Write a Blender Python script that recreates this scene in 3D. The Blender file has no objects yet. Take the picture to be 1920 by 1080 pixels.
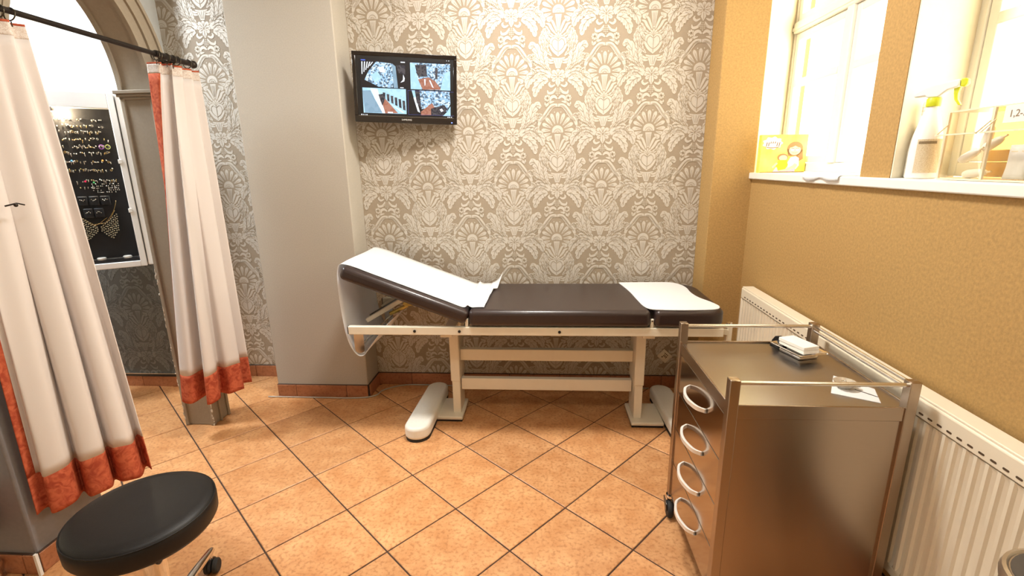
import bpy, bmesh, math, random
from mathutils import Vector, Matrix
from mathutils.geometry import tessellate_polygon

random.seed(7)
R = math.radians
PI = math.pi
scene = bpy.context.scene
col = scene.collection

# ------------------------------------------------------------------ camera
PITCH, YAW, ROLL, FPX, EYE = 0.25074, 0.06573, -0.01597, 903.54, 1.45
fwd = Vector((-math.sin(YAW) * math.cos(PITCH), math.cos(YAW) * math.cos(PITCH), -math.sin(PITCH)))
rgt = Vector((math.cos(YAW), math.sin(YAW), 0))
upv = rgt.cross(fwd)
c_, s_ = math.cos(ROLL), math.sin(ROLL)
r2, u2 = c_ * rgt + s_ * upv, -s_ * rgt + c_ * upv
camd = bpy.data.cameras.new('camera')
camd.sensor_width = 36.0
camd.lens = FPX / 1920 * 36
camd.clip_start = 0.02
cam = bpy.data.objects.new('camera', camd)
col.objects.link(cam)
m = Matrix((r2, u2, -fwd)).transposed().to_4x4()
m.translation = (0, 0, EYE)
cam.matrix_world = m
scene.camera = cam

# ------------------------------------------------------------------ world, lights, exposure
w = bpy.data.worlds.new('overcast_day')
scene.world = w
w.use_nodes = True
bg = w.node_tree.nodes['Background']
bg.inputs[0].default_value = (1.0, 0.87, 0.62, 1)
bg.inputs[1].default_value = 5.0
vs = scene.view_settings
vs.view_transform = 'Standard'
vs.look = 'None'
vs.gamma = 1
vs.use_curve_mapping = False
vs.exposure = 0.62
scene.cycles.transparent_max_bounces = 32


def area(name, loc, rot, sx, sy, power, color, portal=False):
    d = bpy.data.lights.new(name, 'AREA')
    d.shape = 'RECTANGLE'
    d.size, d.size_y = sx, sy
    d.energy = power
    d.color = color
    if portal:
        d.cycles.is_portal = True
    o = bpy.data.objects.new(name, d)
    o.location = loc
    o.rotation_euler = rot
    col.objects.link(o)
    return o


area('window_portal_light', (1.47, 2.47, 2.07), (0, R(90), 0), 1.4, 1.2, 1, (1, 1, 1), True)
area('window_portal_light', (1.47, 1.08, 2.07), (0, R(90), 0), 1.4, 1.5, 1, (1, 1, 1), True)
# unseen ceiling lights over the treatment room and the room behind the arch
CEIL = 2.95
area('unseen_ceiling_light', (-0.1, 1.95, CEIL - 0.10), (0, 0, 0), 0.36, 0.36, 37, (1.0, 0.95, 0.88))
area('unseen_ceiling_light', (-0.4, 0.2, CEIL - 0.10), (0, 0, 0), 0.36, 0.36, 8, (1.0, 0.97, 0.94))  # added fill light towards the camera
area('unseen_ceiling_light', (-3.0, 2.1, CEIL - 0.10), (0, 0, 0), 0.36, 0.36, 50, (0.86, 0.94, 1.0))  # unseen, put in to light the bright room behind the arch


# ------------------------------------------------------------------ materials
def _nt(name):
    mt = bpy.data.materials.new(name)
    mt.use_nodes = True
    nt = mt.node_tree
    return mt, nt, nt.nodes['Principled BSDF']


def mat(name, color, rough=0.5, metal=0.0, var=0.0, scale=20.0, bump=0.0, bscale=None, color2=None,
        emit=None, estr=0.0, coat=0.0, spec=None, stretch=None, detail=4.0, sheen=0.0, trans=0.0, aniso=0.0):
    mt, nt, b = _nt(name)
    N, L = nt.nodes, nt.links
    b.inputs['Base Color'].default_value = (*color, 1)
    b.inputs['Roughness'].default_value = rough
    b.inputs['Metallic'].default_value = metal
    if coat:
        b.inputs['Coat Weight'].default_value = coat
        b.inputs['Coat Roughness'].default_value = 0.1
    if spec is not None:
        b.inputs['Specular IOR Level'].default_value = spec
    if sheen:
        b.inputs['Sheen Weight'].default_value = sheen
    if trans:
        b.inputs['Transmission Weight'].default_value = trans
    if emit:
        b.inputs['Emission Color'].default_value = (*emit, 1)
        b.inputs['Emission Strength'].default_value = estr
    if aniso:
        b.inputs['Anisotropic'].default_value = aniso
        b.inputs['Anisotropic Rotation'].default_value = 0.25
        tg_ = N.new('ShaderNodeTangent')
        tg_.direction_type = 'RADIAL'
        tg_.axis = 'Z'
        L.new(tg_.outputs[0], b.inputs['Tangent'])
    if var or bump or color2:
        tc = N.new('ShaderNodeTexCoord')
        src = tc.outputs['Object']
        if stretch:
            mp = N.new('ShaderNodeMapping')
            mp.inputs['Scale'].default_value = stretch
            L.new(src, mp.inputs[0])
            src = mp.outputs[0]
        n = N.new('ShaderNodeTexNoise')
        n.inputs['Scale'].default_value = scale
        n.inputs['Detail'].default_value = detail
        L.new(src, n.inputs['Vector'])
        if var or color2:
            r = N.new('ShaderNodeValToRGB')
            r.color_ramp.elements[0].position = 0.3
            r.color_ramp.elements[1].position = 0.7
            c2 = color2 or tuple(max(0, min(1, c * (1 - var))) for c in color)
            r.color_ramp.elements[0].color = (*c2, 1)
            r.color_ramp.elements[1].color = (*color, 1)
            L.new(n.outputs['Fac'], r.inputs[0])
            L.new(r.outputs[0], b.inputs['Base Color'])
        if bump:
            n2 = n
            if bscale:
                n2 = N.new('ShaderNodeTexNoise')
                n2.inputs['Scale'].default_value = bscale
                n2.inputs['Detail'].default_value = 3
                L.new(src, n2.inputs['Vector'])
            bp = N.new('ShaderNodeBump')
            bp.inputs['Strength'].default_value = bump
            bp.inputs['Distance'].default_value = 0.002
            L.new(n2.outputs['Fac'], bp.inputs['Height'])
            L.new(bp.outputs[0], b.inputs['Normal'])
    return mt


def tile_mat(name, c1, c2, c3, rough):
    """fired clay: cloudy colour, fine speckle, each tile a little different"""
    mt, nt, b = _nt(name)
    N, L = nt.nodes, nt.links
    geo = N.new('ShaderNodeNewGeometry')
    inf = N.new('ShaderNodeObjectInfo')
    add = N.new('ShaderNodeVectorMath')
    add.operation = 'ADD'
    mul = N.new('ShaderNodeVectorMath')
    mul.operation = 'SCALE'
    comb = N.new('ShaderNodeCombineXYZ')
    L.new(inf.outputs['Random'], comb.inputs[0])
    L.new(inf.outputs['Random'], comb.inputs[1])
    L.new(comb.outputs[0], mul.inputs[0])
    mul.inputs['Scale'].default_value = 30
    L.new(geo.outputs['Position'], add.inputs[0])
    L.new(mul.outputs[0], add.inputs[1])
    n1 = N.new('ShaderNodeTexNoise')
    n1.inputs['Scale'].default_value = 9
    n1.inputs['Detail'].default_value = 8
    n1.inputs['Roughness'].default_value = 0.65
    n2 = N.new('ShaderNodeTexNoise')
    n2.inputs['Scale'].default_value = 70
    n2.inputs['Detail'].default_value = 6
    L.new(add.outputs[0], n1.inputs['Vector'])
    L.new(add.outputs[0], n2.inputs['Vector'])
    r1 = N.new('ShaderNodeValToRGB')
    e = r1.color_ramp.elements
    e[0].position, e[1].position = 0.3, 0.72
    e[0].color, e[1].color = (*c1, 1), (*c2, 1)
    L.new(n1.outputs['Fac'], r1.inputs[0])
    r2_ = N.new('ShaderNodeValToRGB')
    e = r2_.color_ramp.elements
    e[0].position, e[1].position = 0.36, 0.5
    e[0].color, e[1].color = (1, 1, 1, 1), (0, 0, 0, 1)
    L.new(n2.outputs['Fac'], r2_.inputs[0])
    mx = N.new('ShaderNodeMixRGB')
    mx.inputs[2].default_value = (*c3, 1)
    mm = N.new('ShaderNodeMath')
    mm.operation = 'MULTIPLY'
    mm.inputs[1].default_value = 0.55
    L.new(r2_.outputs[0], mm.inputs[0])
    L.new(mm.outputs[0], mx.inputs[0])
    L.new(r1.outputs[0], mx.inputs[1])
    hs = N.new('ShaderNodeHueSaturation')
    mr = N.new('ShaderNodeMapRange')
    mr.inputs[3].default_value, mr.inputs[4].default_value = 0.9, 1.08
    L.new(inf.outputs['Random'], mr.inputs[0])
    L.new(mr.outputs[0], hs.inputs['Value'])
    L.new(mx.outputs[0], hs.inputs['Color'])
    L.new(hs.outputs[0], b.inputs['Base Color'])
    b.inputs['Roughness'].default_value = rough
    bp = N.new('ShaderNodeBump')
    bp.inputs['Strength'].default_value = 0.25
    bp.inputs['Distance'].default_value = 0.002
    L.new(n1.outputs['Fac'], bp.inputs['Height'])
    L.new(bp.outputs[0], b.inputs['Normal'])
    return mt


def glass_mat(name, tint=(1, 1, 1), gloss=0.08, rough=0.02):
    mt = bpy.data.materials.new(name)
    mt.use_nodes = True
    nt = mt.node_tree
    nt.nodes.clear()
    out = nt.nodes.new('ShaderNodeOutputMaterial')
    t = nt.nodes.new('ShaderNodeBsdfTransparent')
    t.inputs[0].default_value = (*tint, 1)
    g = nt.nodes.new('ShaderNodeBsdfGlossy')
    g.inputs['Roughness'].default_value = rough
    fr = nt.nodes.new("ShaderNodeLayerWeight")
    fr.inputs[0].default_value = gloss
    mx = nt.nodes.new('ShaderNodeMixShader')
    nt.links.new(fr.outputs["Facing"], mx.inputs[0])
    nt.links.new(t.outputs[0], mx.inputs[1])
    nt.links.new(g.outputs[0], mx.inputs[2])
    nt.links.new(mx.outputs[0], out.inputs[0])
    return mt


def cloth_mat(name, color, color2=None, scale=40, transl=0.25, bump=0.2, bscale=500):
    """woven cloth that lets some light through"""
    mt, nt, b = _nt(name)
    N, L = nt.nodes, nt.links
    b.inputs['Base Color'].default_value = (*color, 1)
    b.inputs['Roughness'].default_value = 0.85
    b.inputs['Specular IOR Level'].default_value = 0.15
    tc = N.new('ShaderNodeTexCoord')
    tr = N.new('ShaderNodeBsdfTranslucent')
    tr.inputs[0].default_value = (*color, 1)
    if color2:
        n = N.new('ShaderNodeTexNoise')
        n.inputs['Scale'].default_value = scale
        n.inputs['Detail'].default_value = 6
        n.inputs['Distortion'].default_value = 1.5
        r = N.new('ShaderNodeValToRGB')
        r.color_ramp.elements[0].position, r.color_ramp.elements[1].position = 0.35, 0.62
        r.color_ramp.elements[0].color, r.color_ramp.elements[1].color = (*color2, 1), (*color, 1)
        L.new(tc.outputs['Object'], n.inputs['Vector'])
        L.new(n.outputs['Fac'], r.inputs[0])
        L.new(r.outputs[0], b.inputs['Base Color'])
        L.new(r.outputs[0], tr.inputs[0])
    n2 = N.new('ShaderNodeTexNoise')
    n2.inputs['Scale'].default_value = bscale
    L.new(tc.outputs['Object'], n2.inputs['Vector'])
    bp = N.new('ShaderNodeBump')
    bp.inputs['Strength'].default_value = bump
    bp.inputs['Distance'].default_value = 0.001
    L.new(n2.outputs['Fac'], bp.inputs['Height'])
    L.new(bp.outputs[0], b.inputs['Normal'])
    mx = N.new('ShaderNodeMixShader')
    mx.inputs[0].default_value = transl
    out = N['Material Output']
    L.new(b.outputs[0], mx.inputs[1])
    L.new(tr.outputs[0], mx.inputs[2])
    L.new(mx.outputs[0], out.inputs[0])
    return mt


M = {}
M['plaster'] = mat('beige_grainy_plaster', (0.47, 0.425, 0.36), 0.85, var=0.10, scale=160, bump=0.35, bscale=220)
M['gold'] = mat('glow_ochre_grainy_plaster', (0.50, 0.305, 0.105), 0.8, var=0.24, scale=110, bump=0.4, bscale=200)  # golden paint, partly carrying the warm window glow in its colour
M['cream'] = mat('cream_wall_paint', (0.84, 0.76, 0.58), 0.7, var=0.05, scale=40, bump=0.1, bscale=120)
M['white_paint'] = mat('white_gloss_paint', (0.88, 0.86, 0.80), 0.35, var=0.03, scale=30)
M['ceiling'] = mat('white_ceiling_paint', (0.85, 0.83, 0.79), 0.9, var=0.03, scale=50)
M['paper_ground'] = mat('taupe_wallpaper_ground', (0.365, 0.295, 0.215), 0.65, var=0.14, scale=260, bump=0.1, bscale=400)
M['paper_motif'] = mat('silver_cream_wallpaper_print', (0.61, 0.565, 0.50), 0.52, var=0.08, scale=300, bump=0.1, bscale=400, metal=0.15)
M['paper_vein'] = mat('brown_wallpaper_line', (0.345, 0.275, 0.185), 0.6, var=0.1, scale=200)
M['tile'] = tile_mat('terracotta_tile', (0.52, 0.225, 0.08), (0.74, 0.41, 0.19), (0.37, 0.14, 0.045), 0.38)
M['base_tile'] = tile_mat('dark_terracotta_tile', (0.33, 0.12, 0.05), (0.46, 0.19, 0.09), (0.24, 0.08, 0.035), 0.42)
M['grout'] = mat('dark_brown_grout', (0.075, 0.04, 0.025), 0.9, var=0.3, scale=60)
M['curtain'] = cloth_mat('off_white_cotton', (0.83, 0.77, 0.735), transl=0.22)
M['band'] = cloth_mat('rust_marbled_cotton', (0.62, 0.15, 0.07), (0.40, 0.07, 0.035), 30, transl=0.15)
M['tape'] = cloth_mat('white_heading_tape', (0.80, 0.74, 0.68), (0.62, 0.50, 0.42), 120, transl=0.1)
M['dark_metal'] = mat('bronze_black_metal', (0.05, 0.04, 0.035), 0.32, 0.8, var=0.2, scale=60)
M['ring'] = mat('brass_curtain_ring', (0.10, 0.08, 0.055), 0.3, 0.9, var=0.2, scale=60)
M['arch'] = mat('grey_beige_arch_paint', (0.33, 0.275, 0.205), 0.7, var=0.08, scale=90, bump=0.2, bscale=150)
M['chip'] = mat('bare_plaster_chip', (0.75, 0.70, 0.60), 0.9, var=0.3, scale=90)
M['steel'] = mat('brushed_stainless_steel', (0.46, 0.375, 0.30), 0.27, 1.0, var=0.07, scale=60, stretch=(1, 1, 30), aniso=0.85)
M['steel_top'] = mat('brushed_steel_top', (0.50, 0.475, 0.46), 0.28, 1.0, var=0.06, scale=60, stretch=(30, 1, 1))
M['chrome'] = mat('polished_chrome', (0.78, 0.77, 0.76), 0.08, 1.0, var=0.03, scale=20)
M['alu'] = mat('satin_aluminium', (0.80, 0.79, 0.76), 0.25, 1.0, var=0.03, scale=30)
M['vinyl'] = mat('black_vinyl', (0.009, 0.008, 0.008), 0.48, var=0.2, scale=80, bump=0.15, bscale=420, spec=0.35)
M['brown_vinyl'] = mat('dark_brown_vinyl', (0.034, 0.020, 0.018), 0.34, var=0.15, scale=60, bump=0.1, bscale=300, coat=0.15)
M['black'] = mat('black_plastic', (0.012, 0.012, 0.013), 0.3, var=0.2, scale=40)
M['rubber'] = mat('black_rubber', (0.015, 0.015, 0.015), 0.7, var=0.2, scale=40)
M['enamel'] = mat('cream_enamelled_steel', (0.80, 0.735, 0.60), 0.32, var=0.03, scale=30)
M['foot'] = mat('off_white_plastic_cover', (0.80, 0.77, 0.69), 0.45, var=0.05, scale=60)
M['paper'] = cloth_mat('white_crepe_paper', (0.90, 0.91, 0.92), transl=0.25, bump=0.3, bscale=180)
M['yellow_metal'] = mat('yellow_passivated_steel', (0.55, 0.40, 0.12), 0.35, 0.8, var=0.2, scale=80)
M['rad'] = mat('cream_radiator_enamel', (0.86, 0.78, 0.62), 0.3, var=0.03, scale=30)
M['slot'] = mat('brown_dark_slot', (0.10, 0.06, 0.03), 0.8, var=0.2, scale=50)
M['glass'] = glass_mat('window_glass', (0.96, 0.97, 0.98))
M['acrylic'] = glass_mat('clear_acrylic', (0.975, 0.96, 0.92), 0.06, 0.05)
M['acrylic_back'] = glass_mat('amber_acrylic_back', (0.80, 0.62, 0.38), 0.05, 0.1)
M['acrylic_edge'] = mat('bright_acrylic_edge', (0.82, 0.74, 0.56), 0.25, var=0.05, scale=50)
M['case_white'] = mat('white_lacquered_frame', (0.90, 0.90, 0.90), 0.35, var=0.02, scale=30)
M['velvet'] = mat('black_display_velvet', (0.012, 0.011, 0.012), 0.6, var=0.3, scale=50)
M['silver'] = mat('silver_jewellery', (0.85, 0.82, 0.76), 0.18, 1.0, var=0.15, scale=300)
M['goldj'] = mat('gold_jewellery', (0.80, 0.60, 0.28), 0.2, 1.0, var=0.15, scale=300)
M['lime'] = mat('lime_plastic', (0.60, 0.66, 0.02), 0.35, var=0.05, scale=30)
M['white_plastic'] = mat('white_plastic', (0.86, 0.85, 0.82), 0.35, var=0.03, scale=30)
M['print'] = mat('brown_print', (0.30, 0.22, 0.12), 0.7, var=0.3, scale=400)
M['cotton'] = mat('white_cotton', (0.90, 0.87, 0.80), 0.9, var=0.05, scale=120, bump=0.4, bscale=250)
M['blue_wrap'] = mat('pale_blue_wrapper', (0.62, 0.72, 0.76), 0.4, var=0.12, scale=50)


# ------------------------------------------------------------------ mesh helpers
def tag(o, label=None, cat=None, group=None, kind=None):
    if label:
        o['label'] = label
    if cat:
        o['category'] = cat
    if group:
        o['group'] = group
    if kind:
        o['kind'] = kind
    return o


def thing(name, loc, label, cat, group=None, rotz=0.0):
    o = bpy.data.objects.new(name, None)
    o.empty_display_size = 0.05
    o.location = loc
    o.rotation_euler = (0, 0, rotz)
    col.objects.link(o)
    return tag(o, label, cat, group)


def catmull(pts, n):
    P = [Vector(p) for p in pts]
    if len(P) < 3:
        return [P[0].lerp(P[-1], i / (n - 1)) for i in range(n)]
    out = []
    k = len(P) - 1
    for i in range(n):
        t = i / (n - 1) * k
        j = min(int(t), k - 1)
        f = t - j
        p0 = P[j - 1] if j > 0 else P[0] * 2 - P[1]
        p1, p2 = P[j], P[j + 1]
        p3 = P[j + 2] if j + 2 <= k else P[k] * 2 - P[k - 1]
        out.append(0.5 * (2 * p1 + (p2 - p0) * f + (2 * p0 - 5 * p1 + 4 * p2 - p3) * f * f +
                          (3 * p1 - p0 - 3 * p2 + p3) * f ** 3))
    return out


class MB:
    """collects shapes given in world (or local) coordinates, links them as one mesh"""

    def __init__(self, org=(0, 0, 0)):
        self.v, self.f, self.o = [], [], Vector(org)

    def add(self, verts, faces):
        b = len(self.v)
        self.v += [Vector(p) - self.o for p in verts]
        self.f += [tuple(b + i for i in f) for f in faces]
        return self

    def box(self, x0, x1, y0, y1, z0, z1):
        vs_ = [(x, y, z) for z in (z0, z1) for y in (y0, y1) for x in (x0, x1)]
        return self.add(vs_, [(0, 2, 3, 1), (4, 5, 7, 6), (0, 1, 5, 4), (2, 6, 7, 3), (0, 4, 6, 2), (1, 3, 7, 5)])

    def obox(self, c, ax, ay, az):
        """oriented box: centre and three half vectors"""
        c, ax, ay, az = Vector(c), Vector(ax), Vector(ay), Vector(az)
        vs_ = [c + i * ax + j * ay + k * az for k in (-1, 1) for j in (-1, 1) for i in (-1, 1)]
        return self.add(vs_, [(0, 2, 3, 1), (4, 5, 7, 6), (0, 1, 5, 4), (2, 6, 7, 3), (0, 4, 6, 2), (1, 3, 7, 5)])

    def bar(self, a, b, wx, wz, up=(0, 0, 1)):
        a, b = Vector(a), Vector(b)
        d = (b - a)
        n = d.normalized()
        s = n.cross(Vector(up))
        if s.length < 1e-4:
            s = n.cross(Vector((0, 1, 0)))
        s.normalize()
        t = s.cross(n)
        return self.obox((a + b) / 2, d / 2, s * wx / 2, t * wz / 2)

    def tube(self, pts, r, n=12, closed=False, cap=True):
        P = [Vector(p) for p in pts]
        k = len(P)
        rr = r if isinstance(r, (list, tuple)) else [r] * k
        rings = []
        prev = None
        for i, p in enumerate(P):
            if closed:
                t = P[(i + 1) % k] - P[i - 1]
            else:
                t = P[min(i + 1, k - 1)] - P[max(i - 1, 0)]
            t.normalize()
            if prev is None:
                a = t.orthogonal().normalized()
            else:
                a = (prev - t * prev.dot(t))
                a = a.normalized() if a.length > 1e-6 else t.orthogonal().normalized()
            prev = a
            bb = t.cross(a)
            rings.append([p + (a * math.cos(2 * PI * j / n) + bb * math.sin(2 * PI * j / n)) * rr[i] for j in range(n)])
        vs_ = [q for rg in rings for q in rg]
        fs = []
        for i in range(k if closed else k - 1):
            i2 = (i + 1) % k
            for j in range(n):
                fs.append((i * n + j, i * n + (j + 1) % n, i2 * n + (j + 1) % n, i2 * n + j))
        if cap and not closed:
            fs.append(tuple(range(n))[::-1])
            fs.append(tuple((k - 1) * n + j for j in range(n)))
        return self.add(vs_, fs)

    def lathe(self, prof, c=(0, 0, 0), n=32, axis=None):
        """prof: list of (radius, height); axis a 3x3 matrix or None for z"""
        c = Vector(c)
        vs_, fs = [], []
        for (r_, h) in prof:
            for j in range(n):
                p = Vector((r_ * math.cos(2 * PI * j / n), r_ * math.sin(2 * PI * j / n), h))
                vs_.append(c + (axis @ p if axis else p))
        for i in range(len(prof) - 1):
            for j in range(n):
                fs.append((i * n + j, i * n + (j + 1) % n, (i + 1) * n + (j + 1) % n, (i + 1) * n + j))
        if prof[0][0] > 1e-6:
            fs.append(tuple(range(n))[::-1])
        if prof[-1][0] > 1e-6:
            fs.append(tuple((len(prof) - 1) * n + j for j in range(n)))
        return self.add(vs_, fs)

    def prism(self, poly, z0, z1):
        """vertical prism over a plan polygon"""
        n = len(poly)
        a = sum(poly[i][0] * poly[(i + 1) % n][1] - poly[(i + 1) % n][0] * poly[i][1] for i in range(n))
        if a < 0:
            poly = poly[::-1]
        vs_ = [(x, y, z0) for x, y in poly] + [(x, y, z1) for x, y in poly]
        fs = [tuple(range(n))[::-1], tuple(range(n, 2 * n))]
        fs += [(i, (i + 1) % n, n + (i + 1) % n, n + i) for i in range(n)]
        return self.add(vs_, fs)

    def slab(self, poly, o, ux, uy, th):
        """2-d polygon on plane o+ux*x+uy*y, given thickness along the normal"""
        o, ux, uy = Vector(o), Vector(ux), Vector(uy)
        nn = ux.cross(uy).normalized() * th
        n = len(poly)
        a = sum(poly[i][0] * poly[(i + 1) % n][1] - poly[(i + 1) % n][0] * poly[i][1] for i in range(n))
        if a < 0:
            poly = poly[::-1]
        f0 = [o + ux * x + uy * y for x, y in poly]
        vs_ = f0 + [p + nn for p in f0]
        fs = [tuple(range(n))[::-1], tuple(range(n, 2 * n))]
        fs += [(i, (i + 1) % n, n + (i + 1) % n, n + i) for i in range(n)]
        return self.add(vs_, fs)

    def sphere(self, c, r, nu=12, nv=8):
        rx, ry, rz = r if isinstance(r, (tuple, list)) else (r, r, r)
        c = Vector(c)
        vs_ = [c + Vector((0, 0, rz))]
        for i in range(1, nv):
            a = PI * i / nv
            for j in range(nu):
                b = 2 * PI * j / nu
                vs_.append(c + Vector((rx * math.sin(a) * math.cos(b), ry * math.sin(a) * math.sin(b), rz * math.cos(a))))
        vs_.append(c - Vector((0, 0, rz)))
        fs = [(0, 1 + j, 1 + (j + 1) % nu) for j in range(nu)]
        for i in range(nv - 2):
            for j in range(nu):
                fs.append((1 + i * nu + j, 1 + (i + 1) * nu + j, 1 + (i + 1) * nu + (j + 1) % nu, 1 + i * nu + (j + 1) % nu))
        q = 1 + (nv - 2) * nu
        fs += [(q + j, len(vs_) - 1, q + (j + 1) % nu) for j in range(nu)]
        return self.add(vs_, fs)

    def grid(self, rows, closed=False):
        """rows of equal numbers of points joined as a sheet"""
        k = len(rows[0])
        vs_ = [p for r_ in rows for p in r_]
        fs = [(i * k + j, i * k + j + 1, (i + 1) * k + j + 1, (i + 1) * k + j)
              for i in range(len(rows) - 1) for j in range(k - 1)]
        return self.add(vs_, fs)

    def mesh(self, name):
        me = bpy.data.meshes.new(name)
        me.from_pydata([tuple(p) for p in self.v], [], self.f)
        me.update()
        return me

    def build(self, name, material, parent=None, smooth=None, bevel=0.0, seg=2, solid=0.0, subsurf=0, kind=None, label=None):
        me = self.mesh(name)
        me.materials.append(material)
        o = bpy.data.objects.new(name, me)
        col.objects.link(o)
        if parent:
            o.parent = parent
        else:
            o.location = self.o
        if smooth is not None:
            me.polygons.foreach_set('use_smooth', [True] * len(me.polygons))
            if smooth > 0:
                me.set_sharp_from_angle(angle=R(smooth))
        if solid:
            md = o.modifiers.new('solid', 'SOLIDIFY')
            md.thickness = solid
            md.offset = 0
        if subsurf:
            md = o.modifiers.new('sub', 'SUBSURF')
            md.levels = md.render_levels = subsurf
        if bevel:
            md = o.modifiers.new('bevel', 'BEVEL')
            md.width = bevel
            md.segments = seg
            md.limit_method = 'ANGLE'
            md.angle_limit = R(40)
            md.harden_normals = False
            me.polygons.foreach_set('use_smooth', [True] * len(me.polygons))
            me.set_sharp_from_angle(angle=R(50))
        if kind:
            o['kind'] = kind
        if label:
            o['label'] = label
        return o


def rrect(cx, cy, w_, h_, r_, n=5):
    """rounded rectangle outline"""
    pts = []
    for (sx, sy, a0) in ((1, 1, 0), (-1, 1, 90), (-1, -1, 180), (1, -1, 270)):
        for i in range(n + 1):
            a = R(a0 + 90 * i / n)
            pts.append((cx + sx * (w_ / 2 - r_) + r_ * math.cos(a), cy + sy * (h_ / 2 - r_) + r_ * math.sin(a)))
    return pts


def struct(o, label=None):
    o['kind'] = 'structure'
    if label:
        o['label'] = label
    return o


def text_mesh(body, size, material, name, parent, mtx, ext=0.0003):
    cu = bpy.data.curves.new(name, 'FONT')
    cu.body = body
    cu.size = size
    cu.extrude = ext
    cu.align_x = 'CENTER'
    cu.align_y = 'CENTER'
    t = bpy.data.objects.new(name + '_tmp', cu)
    col.objects.link(t)
    bpy.context.view_layer.update()
    dg = bpy.context.evaluated_depsgraph_get()
    me = bpy.data.meshes.new_from_object(t.evaluated_get(dg))
    bpy.data.objects.remove(t)
    me.materials.clear()
    me.materials.append(material)
    me.transform(mtx)
    o = bpy.data.objects.new(name, me)
    col.objects.link(o)
    if parent:
        o.parent = parent
    return o


def copy_tree(o, parent=None):
    c = o.copy()
    col.objects.link(c)
    if parent:
        c.parent = parent
    for ch in list(o.children):
        copy_tree(ch, c)
    return c


# ================================================================== the setting
# ---- floor: square clay tiles laid on the diagonal, dark joints
fl = struct(MB().box(-4.5, 1.6, -1.8, 3.3, -0.06, -0.004).build('floor', M['grout']), 'diagonal terracotta tile floor with dark joints')
TI, TJ, T0 = Vector((0.2253, 0.2512)), Vector((0.2512, -0.2253)), Vector((-1.8594, 2.6541))
HALF = 0.3374 / 2 - 0.0032
tm = MB()
ch_ = 0.0018
tm.add([(sx * HALF, sy * HALF, -0.006) for sx, sy in ((-1, -1), (1, -1), (1, 1), (-1, 1))] +
       [(sx * HALF, sy * HALF, -ch_) for sx, sy in ((-1, -1), (1, -1), (1, 1), (-1, 1))] +
       [(sx * (HALF - ch_ * 1.3), sy * (HALF - ch_ * 1.3), 0) for sx, sy in ((-1, -1), (1, -1), (1, 1), (-1, 1))],
       [(i, (i + 1) % 4, 4 + (i + 1) % 4, 4 + i) for i in range(4)] +
       [(4 + i, 4 + (i + 1) % 4, 8 + (i + 1) % 4, 8 + i) for i in range(4)] + [(8, 9, 10, 11)])
tile_me = tm.mesh('floor_tile')
tile_me.materials.append(M['tile'])
rot_t = math.atan2(TI.y, TI.x)
for i in range(-14, 22):
    for j in range(-14, 22):
        c = T0 + TI * (i + 0.5) + TJ * (j + 0.5)
        if not (-3.6 < c.x < 1.28 and -0.75 < c.y < 3.12):
            continue
        if c.x < -2.1 and c.y < 1.2:
            continue
        if c.y > 2.95 and c.x > -1.2:
            if c.y > 3.1:
                continue
        o = bpy.data.objects.new('floor_tile', tile_me)
        o.location = (c.x, c.y, random.uniform(-0.0006, 0.0003))
        o.rotation_euler = (random.uniform(-.001, .001), random.uniform(-.001, .001), rot_t)
        col.objects.link(o)
        o.parent = fl

ceil_ = struct(MB().box(-4.5, 1.6, -1.8, 3.3, CEIL, CEIL + 0.1).build('ceiling', M['ceiling']))
for (lx_, ly_) in ((-0.1, 1.95), (-0.4, 0.2), (-3.0, 2.1)):  # invented fixtures, out of view, around the unseen ceiling lights
    MB().lathe([(0.24, CEIL), (0.25, CEIL - 0.01), (0.25, CEIL - 0.06), (0.24, CEIL - 0.065)], (lx_, ly_, 0), 32).build('added_lamp_housing', M['white_plastic'], ceil_, smooth=40)
    MB().lathe([(0.235, CEIL - 0.065), (0.23, CEIL - 0.08), (0.0, CEIL - 0.09)], (lx_, ly_, 0), 32).build('added_lamp_diffuser', mat('added_opal_diffuser', (.9, .88, .84), .5, emit=(1, .93, .82), estr=2.0), ceil_, smooth=40)
wall_back = struct(MB().box(-1.16, 0.97, 3.0, 3.2, -0.02, CEIL).build('wall_back', M['paper_ground']), 'taupe wall with silver damask wallpaper')
wall_niche = struct(MB().box(-2.33, -1.70, 3.10, 3.25, -0.02, CEIL).build('wall_niche', M['paper_ground']))
struct(MB().box(-1.73, -1.127, 2.80, 3.22, -0.02, CEIL).build('wall_column', M['plaster'], bevel=0.006), 'smooth beige square column')
struct(MB().box(0.938, 1.165, 2.81, 3.2, -0.02, CEIL).build('wall_back_right', M['gold'], bevel=0.005))
wall_side = struct(MB().box(-4.5, -2.33, 2.92, 3.25, -0.02, CEIL).build('wall_side_room', mat('pale_side_room_wall', (0.74, 0.77, 0.77), 0.8, var=0.06, scale=30, bump=0.2, bscale=60)))
struct(MB().box(-4.5, -4.4, -1.8, 2.92, -0.02, CEIL).build('wall_left', M['cream']))
struct(MB().box(-4.4, 1.5, -1.8, -1.7, -0.02, CEIL).build('wall_front', M['cream']))

# ---- right wall with two deep window openings
wr = MB()
wr.box(1.155, 1.5, -1.7, 2.81, -0.02, 1.352)
wr.prism([(1.155, 1.725), (1.155, 1.88), (1.44, 1.92), (1.44, 1.83)], 1.352, CEIL)
wr.prism([(1.160, 2.815), (1.160, 3.25), (1.5, 3.25), (1.5, 3.06), (1.39, 3.045)], -0.02, CEIL)
wr.prism([(1.155, -1.7), (1.155, 0.45), (1.44, 0.41), (1.5, 0.40), (1.5, -1.7)], 1.352, CEIL)
wr.box(1.155, 1.5, -1.7, 2.81, 2.75, CEIL)
wall_right = struct(wr.build('wall_right', M['gold']), 'ochre plaster wall with warm glow tint under the windows')


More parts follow.
